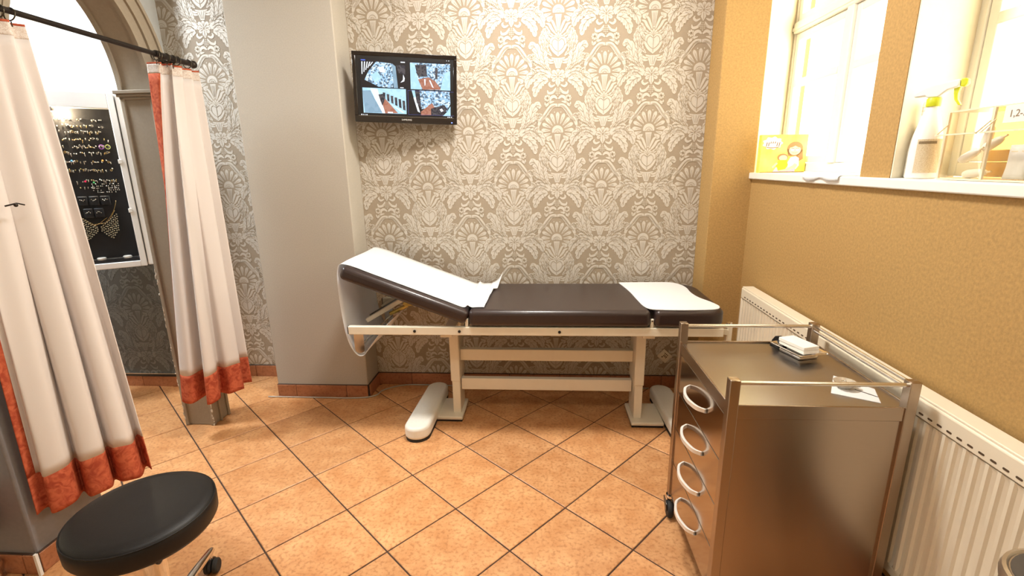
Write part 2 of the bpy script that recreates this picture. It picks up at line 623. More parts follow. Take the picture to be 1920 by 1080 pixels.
def vplate(a, b, z0, z1, th, side):
    a, b = Vector((*a, 0)), Vector((*b, 0))
    n = (b - a).cross(Vector((0, 0, 1))).normalized() * th * side
    return [(a.x, a.y), (b.x, b.y), (b.x + n.x, b.y + n.y), (a.x + n.x, a.y + n.y)]


for a, b, sd in (((1.157, 1.7245), (1.395, 1.80), 1), ((1.162, 2.815), (1.395, 3.04), 1), ((1.16, 1.882), (1.395, 1.912), -1), ((1.16, 0.452), (1.395, 0.418), -1)):
    MB().prism(vplate(a, b, 0, 0, 0.004, sd), 1.388, 2.75).build('reveal_panel', M['cream'], wall_right)

# ---- sill board
sill = MB()
sill.prism([(1.135, -0.3), (1.135, 2.808), (1.165, 2.812), (1.40, 3.03), (1.40, -0.3)], 1.353, 1.387)
struct(sill.build('trim_window_sill', M['white_paint'], bevel=0.005), 'cream painted window sill board')


# ---- windows: outer frame, two casements each with rails and panes
def window(name, y0, y1, ymid, rail_z, label):
    W = struct(bpy.data.objects.new(name, None))
    W.location = (1.40, (y0 + y1) / 2, 1.387)
    col.objects.link(W)
    W['label'] = label
    o = W.location
    z0, z1 = 1.389, 2.748
    tz = 2.12
    f = MB(o)
    f.box(1.39, 1.45, y0, y0 + 0.05, z0, z1).box(1.39, 1.45, y1 - 0.05, y1, z0, z1)
    f.box(1.39, 1.45, y0 + 0.05, y1 - 0.05, z0, z0 + 0.045).box(1.39, 1.45, y0 + 0.05, y1 - 0.05, z1 - 0.05, z1)
    f.build('frame', M['white_paint'], W, bevel=0.004)
    MB(o).box(1.375, 1.45, y0 + 0.05, y1 - 0.05, tz, tz + 0.055).build('transom', M['white_paint'], W, bevel=0.006)
    MB(o).box(1.37, 1.383, y0 + 0.05, y1 - 0.05, tz + 0.012, tz + 0.03).build('drip_moulding', M['white_paint'], W, bevel=0.003)
    MB(o).box(1.38, 1.45, ymid - 0.025, ymid + 0.025, z0 + 0.045, z1 - 0.05).build('mullion', M['white_paint'], W, bevel=0.004)
    for (a, b) in ((y0 + 0.052, ymid - 0.027), (ymid + 0.027, y1 - 0.052)):
        for (p, q, rz) in ((z0 + 0.047, tz - 0.002, rail_z), (tz + 0.057, z1 - 0.052, None)):
            s = MB(o)
            t = 0.035
            s.box(1.395, 1.435, a, a + t, p, q).box(1.395, 1.435, b - t, b, p, q)
            s.box(1.395, 1.435, a + t, b - t, p, p + t).box(1.395, 1.435, a + t, b - t, q - t, q)
            ob = s.build('casement', M['white_paint'], W, bevel=0.003)
            zs = [p + t, q - t]
            if rz:
                MB(o).box(1.392, 1.435, a + t, b - t, rz, rz + 0.035).build('glazing_bar', M['white_paint'], ob, bevel=0.004)
                zs = [p + t, rz, rz + 0.035, q - t]
            for k in range(0, len(zs), 2):
                MB(o).box(1.415, 1.419, a + t, b - t, zs[k], zs[k + 1]).build('pane', M['glass'], ob)
    return W


window('window_1', 1.90, 3.06, 2.50, 1.845, 'bright white casement window behind the yellow picture box')
window('window_2', 0.415, 1.815, 1.12, 1.845, 'white casement window behind the clear organiser')


# ---- tile skirting
def base_run(name, runs, h=0.082, th=0.012, tl=0.335, start=0.0, label=None):
    root = struct(bpy.data.objects.new(name, None))
    col.objects.link(root)
    a0 = Vector((*runs[0][0], 0))
    root.location = a0
    if label:
        root['label'] = label
    for (a, b, off) in runs:
        a, b = Vector((*a, 0)), Vector((*b, 0))
        d = (b - a).normalized()
        n = Vector((d.y, -d.x, 0))      # towards the right of travel
        Ln = (b - a).length
        s = -off
        while s < Ln - 0.004:
            e = min(s + tl, Ln)
            s2 = max(s, 0.0)
            if e - s2 > 0.01:
                A, B = a + d * (s2 + 0.0015), a + d * (e - 0.0015)
                mb = MB(a0)
                cc = (A + B) / 2 + n * th / 2 + Vector((0, 0, h / 2))
                mb.obox(cc, (B - A) / 2, n * th / 2, (0, 0, h / 2))
                mb.build('base_tile', M['base_tile'], root, bevel=0.002)
            s += tl
        mb = MB(a0)
        cc = (a + b) / 2 + n * (th - 0.004) / 2 + Vector((0, 0, h / 2 + 0.0015))
        mb.obox(cc, (b - a) / 2, n * (th - 0.004) / 2, (0, 0, h / 2 + 0.0015))
        mb.build('joint_mortar', M['grout'], root)
    return root


base_run('baseboard_back', [((-1.127, 3.0), (0.938, 3.0), 0.10)])
base_run('baseboard_niche', [((-2.33, 3.10), (-1.73, 3.10), 0.06)])
base_run('baseboard_column', [((-1.73, 2.80), (-1.127, 2.80), -0.001 + 0.335 - 0.46 + 0.335), ((-1.127, 2.80), (-1.127, 3.0), 0.0)])
base_run('baseboard_back_right', [((0.938, 3.0), (0.938, 2.81), 0.0), ((0.938, 2.81), (1.155, 2.81), 0.0)])
base_run('baseboard_right', [((1.155, 2.81), (1.155, 0.3), 0.1)])
bs = base_run('baseboard_side_room', [((-3.9, 2.92), (-2.33, 2.92), 0.2)], h=0.075)
MB(bs.location).box(-3.9, -2.33, 2.900, 2.92, 0.077, 0.097).build('skirting_strip', M['black'], bs)
MB(bs.location).box(-3.9, -2.33, 2.898, 2.92, 0.097, 0.100).build('edge_trim', M['alu'], bs)

# ---- pier at the near side of the arch
struct(MB().box(-2.25, -1.87, 1.37, 1.655, -0.02, CEIL).build('wall_pier', mat('cool_shade_pier_paint', (0.22, 0.215, 0.225), 0.5, var=0.08, scale=60, bump=0.2, bscale=90), bevel=0.008), 'pier toned in cool shade behind the near curtain')  # column paint with its cool, shaded tone put into the colour
bp_ = base_run('baseboard_pier', [((-1.87, 1.37), (-1.87, 1.655), 0.0), ((-2.25, 1.37), (-1.87, 1.37), 0.0)])
MB(bp_.location).box(-1.862, -1.852, 1.352, 1.362, 0.0, 0.092).build('corner_trim', M['white_plastic'], bp_)

# ---- free-standing arch: jamb post, ring, beads and capital
AX0, AX1, AYC, AA, AB, AZ = -2.08, -1.915, 2.095, 0.325, 0.47, 1.82
arch = struct(bpy.data.objects.new('archway', None), 'grey beige plaster arch with moulded capital')
arch.location = (-2.0, 2.49, 0)
col.objects.link(arch)
ao = arch.location


def arch_pt(a, extra):
    return AYC + (AA + extra) * math.cos(a), AZ + (AB + extra) * math.sin(a)


def arch_ring(x0, x1, e0, e1, n=40):
    rows = []
    for i in range(n + 1):
        a = PI * i / n
        y0, z0 = arch_pt(a, e0)
        y1, z1 = arch_pt(a, e1)
        rows.append([(x0, y0, z0), (x1, y0, z0), (x1, y1, z1), (x0, y1, z1), (x0, y0, z0)])
    mb = MB(ao)
    mb.grid(rows)
    k = len(rows[0])
    return mb


arch_ring(AX0, AX1, 0.0, 0.135).build('arch_ring', M['arch'], arch, smooth=40)
MB(ao).box(AX0, AX1, 2.42, 2.555, 0, AZ).build('jamb_post', M['arch'], arch, bevel=0.006)
for x0, x1 in ((AX0 - 0.006, AX0 + 0.016), (AX1 - 0.016, AX1 + 0.006)):
    arch_ring(x0, x1, -0.008, 0.014).build('edge_bead', M['arch'], arch, smooth=40)
    MB(ao).box(x0, x1, 2.412, 2.434, 0, AZ - 0.02).build('edge_bead', M['arch'], arch, bevel=0.004)
arch_ring(AX1, AX1 + 0.012, 0.05, 0.062).build('face_moulding', M['arch'], arch, smooth=40)
arch_ring(AX1, AX1 + 0.010, 0.118, 0.135).build('face_moulding', M['arch'], arch, smooth=40)
MB(ao).box(AX1, AX1 + 0.012, 2.47, 2.482, 0, AZ).build('face_moulding', M['arch'], arch, bevel=0.003)
MB(ao).box(AX1, AX1 + 0.010, 2.538, 2.555, 0, AZ).build('face_moulding', M['arch'], arch, bevel=0.003)
cp = MB(ao)
for (e, z0, z1) in ((0.008, 1.790, 1.802), (0.016, 1.802, 1.815), (0.024, 1.815, 1.832)):
    cp.box(AX0 - e, AX1 + e, 2.42 - e, 2.555, z0, z1)
cp.build('capital', M['arch'], arch, bevel=0.003)
cps = MB(ao)
for k in range(46):
    z = random.uniform(0.0, 0.18) if k < 18 else random.uniform(0.0, 0.95)
    xx = (AX1 + 0.004) if (k < 18) else (AX0 - 0.004)
    cps.sphere((xx + random.uniform(-.004, .004), 2.4125, z), (random.uniform(.002, .006), .002, random.uniform(.004, .014)), 6, 4)
cps.build('plaster_chip', M['chip'], arch, kind='stuff')

# ================================================================== damask wallpaper print
K = 0.00072


def sp(pts, n):
    return [Vector((p.x, p.y)) for p in catmull([(x, y, 0) for x, y in pts], n)]


POLY, VEIN = [], []


def poly(pts, mirror=True):
    POLY.append([(x, y) for x, y in pts])
    if mirror:
        POLY.append([(-x, y) for x, y in pts])


def vein(pts, w_=3.2, n=10, mirror=True):
    P = sp(pts, n) if len(pts) > 2 else [Vector(p) for p in pts]
    L_, Rr = [], []
    for i, p in enumerate(P):
        t = P[min(i + 1, len(P) - 1)] - P[max(i - 1, 0)]
        nn = Vector((-t.y, t.x)).normalized() * w_ / 2
        L_.append(p + nn)
        Rr.append(p - nn)
    q = [(v.x, v.y) for v in L_ + Rr[::-1]]
    VEIN.append(q)
    if mirror:
        VEIN.append([(-x, y) for x, y in q])


def leaf(pts, W, lobes=0, depth=0.35, p=0.6, n=40, mid=True, mirror=True, veins=True):
    """lobed leaf along a curved spine"""
    P = sp(pts, n)
    L_, Rr = [], []
    for i, q in enumerate(P):
        t = i / (n - 1)
        tg = P[min(i + 1, n - 1)] - P[max(i - 1, 0)]
        nn = Vector((-tg.y, tg.x)).normalized()
        w_ = W * (math.sin(PI * min(1, 0.06 + 0.94 * t)) ** p) if t < 1 else 0
        if lobes:
            ph = (t * lobes) % 1.0
            w_ *= 1 - depth * (1 - ph) ** 2 if ph > 0.12 else 1 - depth * (ph / 0.12)
        L_.append(q + nn * w_)
        Rr.append(q - nn * w_)
    poly([(v.x, v.y) for v in L_ + Rr[::-1][1:]], mirror)
    if mid:
        vein([(v.x, v.y) for v in P[3:-5:6]], 3.0, 14, mirror)
    if veins and lobes:
        for k in range(1, lobes):
            i = int((k / lobes) * (n - 1))
            j = min(n - 1, i + 5)
            for S in (L_, Rr):
                e = P[j].lerp(S[j], 0.72)
                vein([(P[i].x, P[i].y), (e.x, e.y)], 2.2, 2, mirror)


# fan
for k in range(13):
    a = R(-38 + k * (256 / 12))
    r0, r1 = 56, (132 + 18 * math.sin(max(0, a)) if -0.3 < a < 3.5 else 112)
    c, s = math.cos(a), -math.sin(a)
    W_ = 15 if k not in (0, 12) else 20
    pts = [(0, 0), (.25, .45), (.55, .85), (.78, 1), (.92, .65), (1, 0), (.92, -.65), (.78, -1), (.55, -.85), (.25, -.45)]
    poly([(c * (r0 + (r1 - r0) * t) - s * W_ * q, s * (r0 + (r1 - r0) * t) + c * W_ * q) for t, q in pts], False)
    vein([(c * (r0 + 18), s * (r0 + 18)), (c * (r1 - 30), s * (r1 - 30))], 3, 2, False)
for k in range(10):
    a = R(-8 + (k + .5) * 19.6)
    poly([(150 * math.cos(a) + 5 * math.cos(b * PI / 3), -150 * math.sin(a) + 5 * math.sin(b * PI / 3)) for b in range(6)], False)
poly([(46 * math.cos(R(a)), -46 * math.sin(R(a))) for a in range(-15, 196, 15)], False)
vein([(28 * math.cos(R(a)), 8 - 26 * math.sin(R(a))) for a in range(0, 181, 20)], 3, 18, False)
for k in range(5):
    a = R(20 + k * 35)
    vein([(8 * math.cos(a), 12 - 8 * math.sin(a)), (20 * math.cos(a), 12 - 20 * math.sin(a))], 3, 2, False)
# stem and side fronds
poly([(-26, 22), (26, 22), (20, 60), (10, 140), (-10, 140), (-20, 60)], False)
for x in (-12, 0, 12):
    vein([(x, 34), (x * .5, 130)], 2.4, 2, False)
leaf([(12, 150), (30, 105), (48, 70), (70, 62)], 9, 0, mid=False)
leaf([(16, 168), (52, 125), (70, 95), (98, 84)], 10, 0, mid=False)
leaf([(20, 190), (70, 160), (95, 120), (128, 112)], 17, 4)
leaf([(40, 250), (84, 214), (112, 165), (104, 112)], 32, 5)
leaf([(78, 300), (118, 250), (136, 200), (128, 150)], 22, 5)
# crown and heart
for a, l in ((90, 58), (64, 54), (40, 46)):
    c, s = math.cos(R(a)), -math.sin(R(a))
    pp = [(0, 0), (.5, 8), (.8, 7), (1, 0), (.8, -7), (.5, -8)]
    poly([(c * l * t - s * q, 200 + s * l * t + c * q) for t, q in pp], a != 90)
heart = [(0, 205), (16, 188), (42, 184), (64, 202), (70, 232), (62, 264), (40, 296), (14, 316), (0, 326)]
h2 = [(v.x, v.y) for v in sp(heart, 26)]
POLY.append(h2 + [(-x, y) for x, y in h2[::-1][1:-1]])
vein([(4, 214), (26, 198), (46, 214), (48, 244), (30, 272), (4, 290)], 4, 16)
vein([(0, 196), (0, 314)], 3.4, 2, False)
leaf([(52, 320), (84, 282), (92, 238), (80, 196)], 15, 5, depth=.4)
# cup under the heart
poly([(-58, 330), (-20, 336), (20, 336), (58, 330), (40, 352), (26, 380), (17, 412), (-17, 412), (-26, 380), (-40, 352)], False)
for x in (-14, 0, 14):
    vein([(x * 1.6, 344), (x * .6, 402)], 2.4, 2, False)
leaf([(32, 352), (58, 352), (82, 340), (98, 318)], 8, 0, mid=False)
leaf([(34, 372), (62, 370), (84, 360), (100, 342)], 8, 0, mid=False)
# great acanthus to the side
leaf([(62, 448), (98, 400), (112, 345), (116, 285), (126, 228)], 36, 7, depth=.45, p=.5)
leaf([(70, 440), (128, 398), (152, 330), (174, 266), (208, 240), (226, 266)], 36, 6, depth=.35, p=.45)
leaf([(112, 398), (160, 378), (196, 356), (214, 330), (205, 308)], 22, 5, depth=.45)
leaf([(110, 412), (160, 412), (196, 424)], 14, 3, depth=.4)
for a in range(0, 360, 60):
    poly([(196 + 13 * math.cos(R(a)) + 8 * math.cos(R(b)), 318 + 13 * math.sin(R(a)) + 8 * math.sin(R(b))) for b in range(0, 360, 60)])
# palmette flower
for a, l, W_ in ((90, 60, 15), (48, 66, 17), (8, 64, 16), (-34, 56, 14)):
    c, s = math.cos(R(a)), -math.sin(R(a))
    pp = [(.1, .4), (.5, .95), (.8, 1), (.95, .6), (1, 0), (.95, -.6), (.8, -1), (.5, -.95), (.1, -.4)]
    poly([(c * l * t - s * W_ * q, 476 + s * l * t + c * W_ * q) for t, q in pp], a != 90)
    vein([(c * 16, 476 + s * 16), (c * l * .7, 476 + s * l * .7)], 3, 2, a != 90)
poly([(-14, 486), (14, 486), (20, 520), (0, 552), (-20, 520)], False)
vein([(0, 492), (0, 540)], 3, 2, False)
# wing leaves
leaf([(58, 470), (112, 440), (156, 436), (200, 462), (236, 505), (252, 560)], 47, 7, depth=.4, p=.5)
leaf([(80, 496), (130, 508), (172, 556), (188, 625)], 38, 5, depth=.4, p=.5)
for k in range(8):
    t = k / 7
    x, y = 90 + 62 * t, 474 - 20 * math.sin(t * PI * .8)
    VEIN.append([(x - 2.5, y - 4), (x + 2.5, y - 4), (x + 2.5, y + 4), (x - 2.5, y + 4)])
    VEIN.append([(-x - 2.5, y - 4), (-x + 2.5, y - 4), (-x + 2.5, y + 4), (-x - 2.5, y + 4)])
# scrolls and lattice under the flower
leaf([(22, 534), (52, 546), (70, 530), (62, 512)], 9, 0, mid=False)
leaf([(14, 556), (40, 590), (74, 596), (84, 572)], 10, 0, mid=False)
for i in range(-2, 3):
    for j in range(-2, 3):
        if abs(i) + abs(j) <= 2:
            x, y = i * 13, 588 + j * 13
            poly([(x - 5, y), (x, y - 5), (x + 5, y), (x, y + 5)], False)
for a in range(0, 360, 45):
    poly([(84 + 17 * math.cos(R(a)) + 10 * math.cos(R(b)), 634 + 17 * math.sin(R(a)) + 10 * math.sin(R(b))) for b in range(0, 360, 60)])
vein([(84 + 7 * math.cos(R(b)), 634 + 7 * math.sin(R(b))) for b in range(0, 361, 45)], 3, 14)
leaf([(4, 640), (30, 622), (56, 634), (60, 662)], 11, 0, mid=False)
leaf([(30, 660), (64, 668), (96, 690), (104, 664)], 10, 3, mid=False)
# ogee ribbon over the next fan
Y0 = 820 + 70
leaf([(2, Y0 - 200), (44, Y0 - 196), (78, Y0 - 160), (108, Y0 - 118), (140, Y0 - 84), (156, Y0 - 40)], 17, 0, p=.25)
vein([(10, Y0 - 192), (48, Y0 - 184), (78, Y0 - 148), (108, Y0 - 106), (136, Y0 - 74)], 2.6, 16)
leaf([(150, Y0 - 40), (182, Y0 - 8), (170, Y0 + 26), (128, Y0 + 18)], 15, 3, depth=.3)
leaf([(120, Y0 - 120), (150, Y0 - 130), (172, Y0 - 104)], 12, 3)
leaf([(146, Y0 - 84), (178, Y0 - 84), (196, Y0 - 52)], 13, 3)

REP_X, REP_Y = 0.53, 0.64
KX, KY = REP_X / 736.0, REP_Y / 890.0


def tess(polys, z):
    vs_, fs = [], []
    for pl in polys:
        b = len(vs_)
        tris = tessellate_polygon([[Vector((x, y, 0)) for x, y in pl]])
        vs_ += [(x * KX, -y * KY, z + len(fs) * 5e-8 + polys.index(pl) * 6e-6) for x, y in pl]
        fs += [(b + i, b + j, b + k) for i, j, k in tris]
    return vs_, fs




def grow(pl, d):
    n = len(pl)
    ar = sum(pl[i][0] * pl[(i + 1) % n][1] - pl[(i + 1) % n][0] * pl[i][1] for i in range(n))
    sg = 1 if ar > 0 else -1
    out = []
    for i in range(n):
        t = Vector(pl[(i + 1) % n]) - Vector(pl[i - 1])
        if t.length < 1e-6:
            t = Vector((1, 0))
        nn = Vector((t.y, -t.x)).normalized() * d * sg
        out.append((pl[i][0] + nn.x, pl[i][1] + nn.y))
    return out


PV, PF = tess(POLY, 0.0)
OV, OF = tess([grow(p, 3.2) for p in POLY], -3e-6)
VV, VF = tess(VEIN, 0.0)


def paper(wall, x0, x1, z0, z1, y, ax, az, names=('wallpaper_motif', 'wallpaper_line'), mats=None):
    mats = mats or (M['paper_motif'], M['paper_vein'])
    for (VS, FS, dy, nm, mt) in ((OV, OF, 0.0004, 'wallpaper_outline', mats[1]), (PV, PF, 0.0004, names[0], mats[0]), (VV, VF, 0.0016, names[1], mats[1])):
        mb = MB()
        for row in range(-12, 13):
            for c in range(-12, 13):
                ox = ax + c * REP_X + (REP_X / 2 if row % 2 else 0)
                oz = az + row * REP_Y / 2
                if ox < x0 - .3 or ox > x1 + .3 or oz < z0 - .2 or oz > z1 + .75:
                    continue
                mb.add([(ox + a, y - dy - c2, oz + b) for a, b, c2 in VS], FS)
        me = mb.mesh(nm)
        bm = bmesh.new()
        bm.from_mesh(me)
        for co, no in (((x0, 0, 0), (-1, 0, 0)), ((x1, 0, 0), (1, 0, 0)), ((0, 0, z0), (0, 0, -1)), ((0, 0, z1), (0, 0, 1))):
            bmesh.ops.bisect_plane(bm, geom=bm.verts[:] + bm.edges[:] + bm.faces[:], plane_co=co, plane_no=no, clear_outer=True)
        bm.to_mesh(me)
        bm.free()
        me.materials.append(mt)
        o = bpy.data.objects.new(nm, me)
        col.objects.link(o)
        o.parent = wall
        o['kind'] = 'stuff'


paper(wall_back, -1.125, 0.937, 0.086, 2.6, 3.0, 0.087, 2.277)
paper(wall_niche, -2.33, -1.728, 0.086, 2.6, 3.10, -2.05, 2.62)
dado = MB().box(-4.3, -2.33, 2.916, 2.921, 0.10, 0.90).build('wallpaper_dado', mat('shaded_wallpaper_ground', (.075, .073, .068), .6, var=.15, scale=200), wall_side)  # same wallpaper, shade under the case put into darker colours
paper(dado, -3.4, -2.33, 0.10, 0.90, 2.916, -2.7, 1.2, mats=(mat('shaded_wallpaper_print', (.13, .13, .125), .45, var=.1, scale=200), mat('shaded_wallpaper_line', (.06, .06, .055), .6, var=.1)))
# ================================================================== curtains on a rod
ROD_X, ROD_Z = -1.80, 1.975
rod = thing('curtain_rod', (ROD_X, 2.0, ROD_Z), 'dark bronze curtain rod running across the arch', 'curtain rod')
ro = rod.location
MB(ro).tube([(ROD_X, 1.1, ROD_Z + 0.008), (ROD_X, 2.34, ROD_Z)], 0.0105, 16).build('pole', M['dark_metal'], rod, smooth=40)
MB(ro).tube([(ROD_X, 2.33, ROD_Z), (ROD_X, 2.575, ROD_Z)], 0.0135, 16).build('pole_sleeve', M['dark_metal'], rod, smooth=40)
MB(ro).lathe([(0.0, -0.004), (0.012, -0.004), (0.018, 0.004), (0.019, 0.014), (0.013, 0.024), (0.0, 0.028)], (ROD_X, 2.578, ROD_Z), 20,
             Matrix(((1, 0, 0), (0, 0, 1), (0, -1, 0)))).build('finial', M['dark_metal'], rod, smooth=40)
br = MB(ro)
br.bar((ROD_X, 2.515, ROD_Z), (AX1, 2.515, ROD_Z), 0.012, 0.012)
br.box(AX1, AX1 + 0.014, 2.495, 2.535, ROD_Z - 0.03, ROD_Z + 0.03)
br.build('bracket', M['dark_metal'], rod, bevel=0.002)
br = MB(ro)
br.bar((ROD_X, 1.5, ROD_Z + 0.005), (-1.868, 1.5, ROD_Z + 0.005), 0.012, 0.012)
br.box(-1.869, -1.857, 1.48, 1.52, ROD_Z - 0.03, ROD_Z + 0.03)
br.build('bracket', M['dark_metal'], rod, bevel=0.002)


def curtain(name, top, bot, zt, zb, hem, side, rings, label, group, tape=0.05, N=110):
    """cloth hung in folds between a plan line at the rod and one at the hem"""
    c = thing(name, (sum(p[0] for p in bot) / len(bot), sum(p[1] for p in bot) / len(bot), 0), label, 'curtain', group)
    org = c.location
    T = catmull([(x, y, 0) for x, y in top], N)
    B = catmull([(x, y, 0) for x, y in bot], N)

    def pt(i, z):
        e = (zt - z) / (zt - zb)
        e2 = e ** 0.85
        p = T[i].lerp(B[i], e2)
        return Vector((p.x, p.y, z + 0.006 * math.sin(i * 0.25) * e))

    def sheet(nm, i0, i1, z1, z0, nz, mt, push=0.0):
        rows = []
        for k in range(nz + 1):
            z = z1 + (z0 - z1) * k / nz
            rows.append([pt(i, z) + Vector((push, -push, 0)) for i in range(i0, i1 + 1)])
        return MB(org).grid(rows).build(nm, mt, c, smooth=0, solid=0.003)
    ns = int(N * side)
    sheet('cloth', ns, N - 1, zt - tape, zb + hem, 40, M['curtain'])
    if ns:
        sheet('side_band', 0, ns, zt - tape, zb + hem, 40, M['band'])
    sheet('hem_band', 0, N - 1, zb + hem, zb, 8, M['band'])
    sheet('heading_tape', 0, N - 1, zt - 0.008, zt - tape, 6, M['tape'])
    sheet('top_binding', 0, N - 1, zt, zt - 0.008, 2, M['band'])
    for y in rings:
        a = [(ROD_X + 0.021 * math.sin(2 * PI * k / 20), y + 0.004 * math.cos(2 * PI * k / 20), ROD_Z - 0.006 + 0.021 * math.cos(2 * PI * k / 20)) for k in range(20)]
        rg = MB(org).tube(a, 0.0022, 8, closed=True).build('ring', M['ring'], c, smooth=0)
        MB(org).tube([(ROD_X, y, ROD_Z - 0.028), (ROD_X, y, ROD_Z - 0.045)], 0.002, 6).build('hook', M['ring'], rg, smooth=0)
    return c


def zig(pts, amp, n):
    """pleats along a straight plan line"""
    (x0, y0), (x1, y1) = pts
    return [(x0 + (x1 - x0) * i / n + (amp if i % 2 else -amp), y0 + (y1 - y0) * i / n) for i in range(n + 1)]


far_top = [(-1.868, 2.36), (-1.805, 2.362), (-1.825, 2.40), (-1.79, 2.405), (-1.775, 2.40), (-1.815, 2.43), (-1.78, 2.47), (-1.82, 2.50), (-1.785, 2.54), (-1.81, 2.57), (-1.78, 2.595)]
far_bot = [(-1.93, 2.35), (-1.955, 2.27), (-1.88, 2.25), (-1.85, 2.33), (-1.79, 2.24), (-1.755, 2.29), (-1.81, 2.38), (-1.735, 2.36), (-1.70, 2.42), (-1.765, 2.47), (-1.70, 2.50)]
curtain('curtain', far_top, far_bot, 1.945, 0.235, 0.155, 0.11, (2.335, 2.35, 2.40, 2.44, 2.47, 2.545),
        'white curtain with rust red hem hanging in front of the arch post', 'white curtains with rust red bands')
near_top = [(-1.80, 1.40), (-1.78, 1.44), (-1.825, 1.48), (-1.775, 1.52), (-1.825, 1.56), (-1.78, 1.60), (-1.82, 1.64), (-1.785, 1.675), (-1.815, 1.70), (-1.79, 1.735)]
near_bot = [(-1.845, 1.39), (-1.84, 1.43), (-1.80, 1.41), (-1.765, 1.46), (-1.80, 1.53), (-1.735, 1.50), (-1.70, 1.545), (-1.745, 1.61), (-1.68, 1.585), (-1.645, 1.62), (-1.68, 1.69), (-1.63, 1.665)]
nc = curtain('curtain', near_top, near_bot, 1.945, 0.235, 0.15, 0.06, (1.44, 1.50, 1.56, 1.60, 1.65, 1.665, 1.70),
             'wide white curtain with rust red hem beside the black stool', 'white curtains with rust red bands')
pn = MB(nc.location)
pn.tube([(-1.735, 1.47, 1.345), (-1.725, 1.50, 1.352), (-1.722, 1.52, 1.345)], 0.0025, 6).sphere((-1.725, 1.495, 1.346), 0.006, 8, 6)
pn.build('curtain_clip', M['dark_metal'], nc, smooth=0)
edge_top = zig([(-2.30, 1.30), (-2.02, 1.30)], 0.012, 8)
edge_top = [(x, 1.30 + (0.03 if i % 2 else -0.03)) for i, (x, y) in enumerate(edge_top)]
edge_bot = [(x * 1.0, 1.30 + (0.035 if i % 2 else -0.035)) for i, (x, y) in enumerate(zig([(-2.26, 1.3), (-1.935, 1.3)], 0.01, 8))]
curtain('curtain', edge_top, edge_bot, 1.945, 0.20, 0.15, 0.0, (), 'curtain hem just showing at the left edge of the photo', 'white curtains with rust red bands', N=60)
ds = thing('door_stop', (-2.0, 1.335, 0), 'short chrome door stop on the floor by the pier', 'door stop')
MB(ds.location).lathe([(0.022, 0), (0.022, 0.008), (0.012, 0.012), (0.012, 0.05), (0.02, 0.052)], (-2.0, 1.335, 0), 20).build('post', M['chrome'], ds, smooth=40)
MB(ds.location).lathe([(0.02, 0.052), (0.021, 0.056), (0.021, 0.068), (0.017, 0.074), (0.0, 0.075)], (-2.0, 1.335, 0), 20).build('bumper', M['alu'], ds, smooth=40)

# ================================================================== stool
SX, SY = -1.15, 1.115
st = thing('swivel_stool', (SX, SY, 0), 'round black vinyl swivel stool on a chrome wheeled base', 'stool')
so = st.location
MB(so).lathe([(0.0, 0.437), (0.160, 0.437), (0.176, 0.442), (0.183, 0.454), (0.184, 0.490), (0.180, 0.503), (0.172, 0.511), (0.145, 0.516), (0.08, 0.518), (0.0, 0.519)], (SX, SY, 0), 64).build('seat', M['vinyl'], st, smooth=60)
MB(so).tube([(SX + 0.181 * math.cos(2 * PI * k / 64), SY + 0.181 * math.sin(2 * PI * k / 64), 0.5025) for k in range(64)], 0.0022, 6, closed=True).build('seat_piping', M['vinyl'], st, smooth=0)
MB(so).box(SX - 0.09, SX + 0.09, SY - 0.07, SY + 0.07, 0.425, 0.436).build('seat_plate', M['black'], st, bevel=0.003)
MB(so).lathe([(0.014, 0.30), (0.014, 0.428)], (SX, SY, 0), 20).build('gas_spring', M['chrome'], st, smooth=40)
MB(so).lathe([(0.030, 0.10), (0.030, 0.335), (0.026, 0.345), (0.014, 0.346)], (SX, SY, 0), 24).build('column_sleeve', M['chrome'], st, smooth=40)
lv = MB(so).tube([(SX + 0.02, SY, 0.418), (SX + 0.035, SY - 0.02, 0.405), (SX + 0.05, SY - 0.035, 0.385)], 0.005, 8).build('height_lever', M['dark_metal'], st, smooth=40)
MB(so).sphere((SX + 0.052, SY - 0.037, 0.375), (0.011, 0.012, 0.02), 12, 8).build('lever_grip', M['black'], lv, smooth=0)
for k in range(5):
    a = R(104 + 72 * k)
    d = Vector((math.cos(a), math.sin(a), 0))
    c0 = Vector((SX, SY, 0))
    leg = MB(so).tube([c0 + d * 0.02 + Vector((0, 0, 0.125)), c0 + d * 0.16 + Vector((0, 0, 0.112)), c0 + d * 0.29 + Vector((0, 0, 0.088)), c0 + d * 0.312 + Vector((0, 0, 0.083))],
                      [0.019, 0.017, 0.0145, 0.010], 14).build('leg', M['chrome'], st, smooth=50)
    w0 = c0 + d * 0.295
    n = Vector((-d.y, d.x, 0)) * 1.0
    MB(so).tube([w0 + Vector((0, 0, 0.05)), w0 + Vector((0, 0, 0.09))], 0.006, 8).build('caster_stem', M['chrome'], leg, smooth=40)
    wm = MB(so)
    for s in (-1, 1):
        q = w0 + n * 0.014 * s + Vector((0, 0, 0.0275))
        ax = Matrix((d, Vector((0, 0, 1)), n)).transposed()
        wm.lathe([(0.0, -0.009), (0.022, -0.009), (0.0265, -0.005), (0.027, 0.005), (0.022, 0.009), (0.0, 0.009)], q, 20, ax)
    wm.build('caster_wheel', M['rubber'], leg, smooth=40)
    hood = [(0.031 * math.cos(R(t)), 0.031 * math.sin(R(t))) for t in range(0, 181, 15)] + [(0.0, -0.004)]
    MB(so).slab(hood, w0 + Vector((0, 0, 0.0275)) - n * 0.0045, d, Vector((0, 0, 1)), -0.009).build('caster_hood', M['black'], leg)

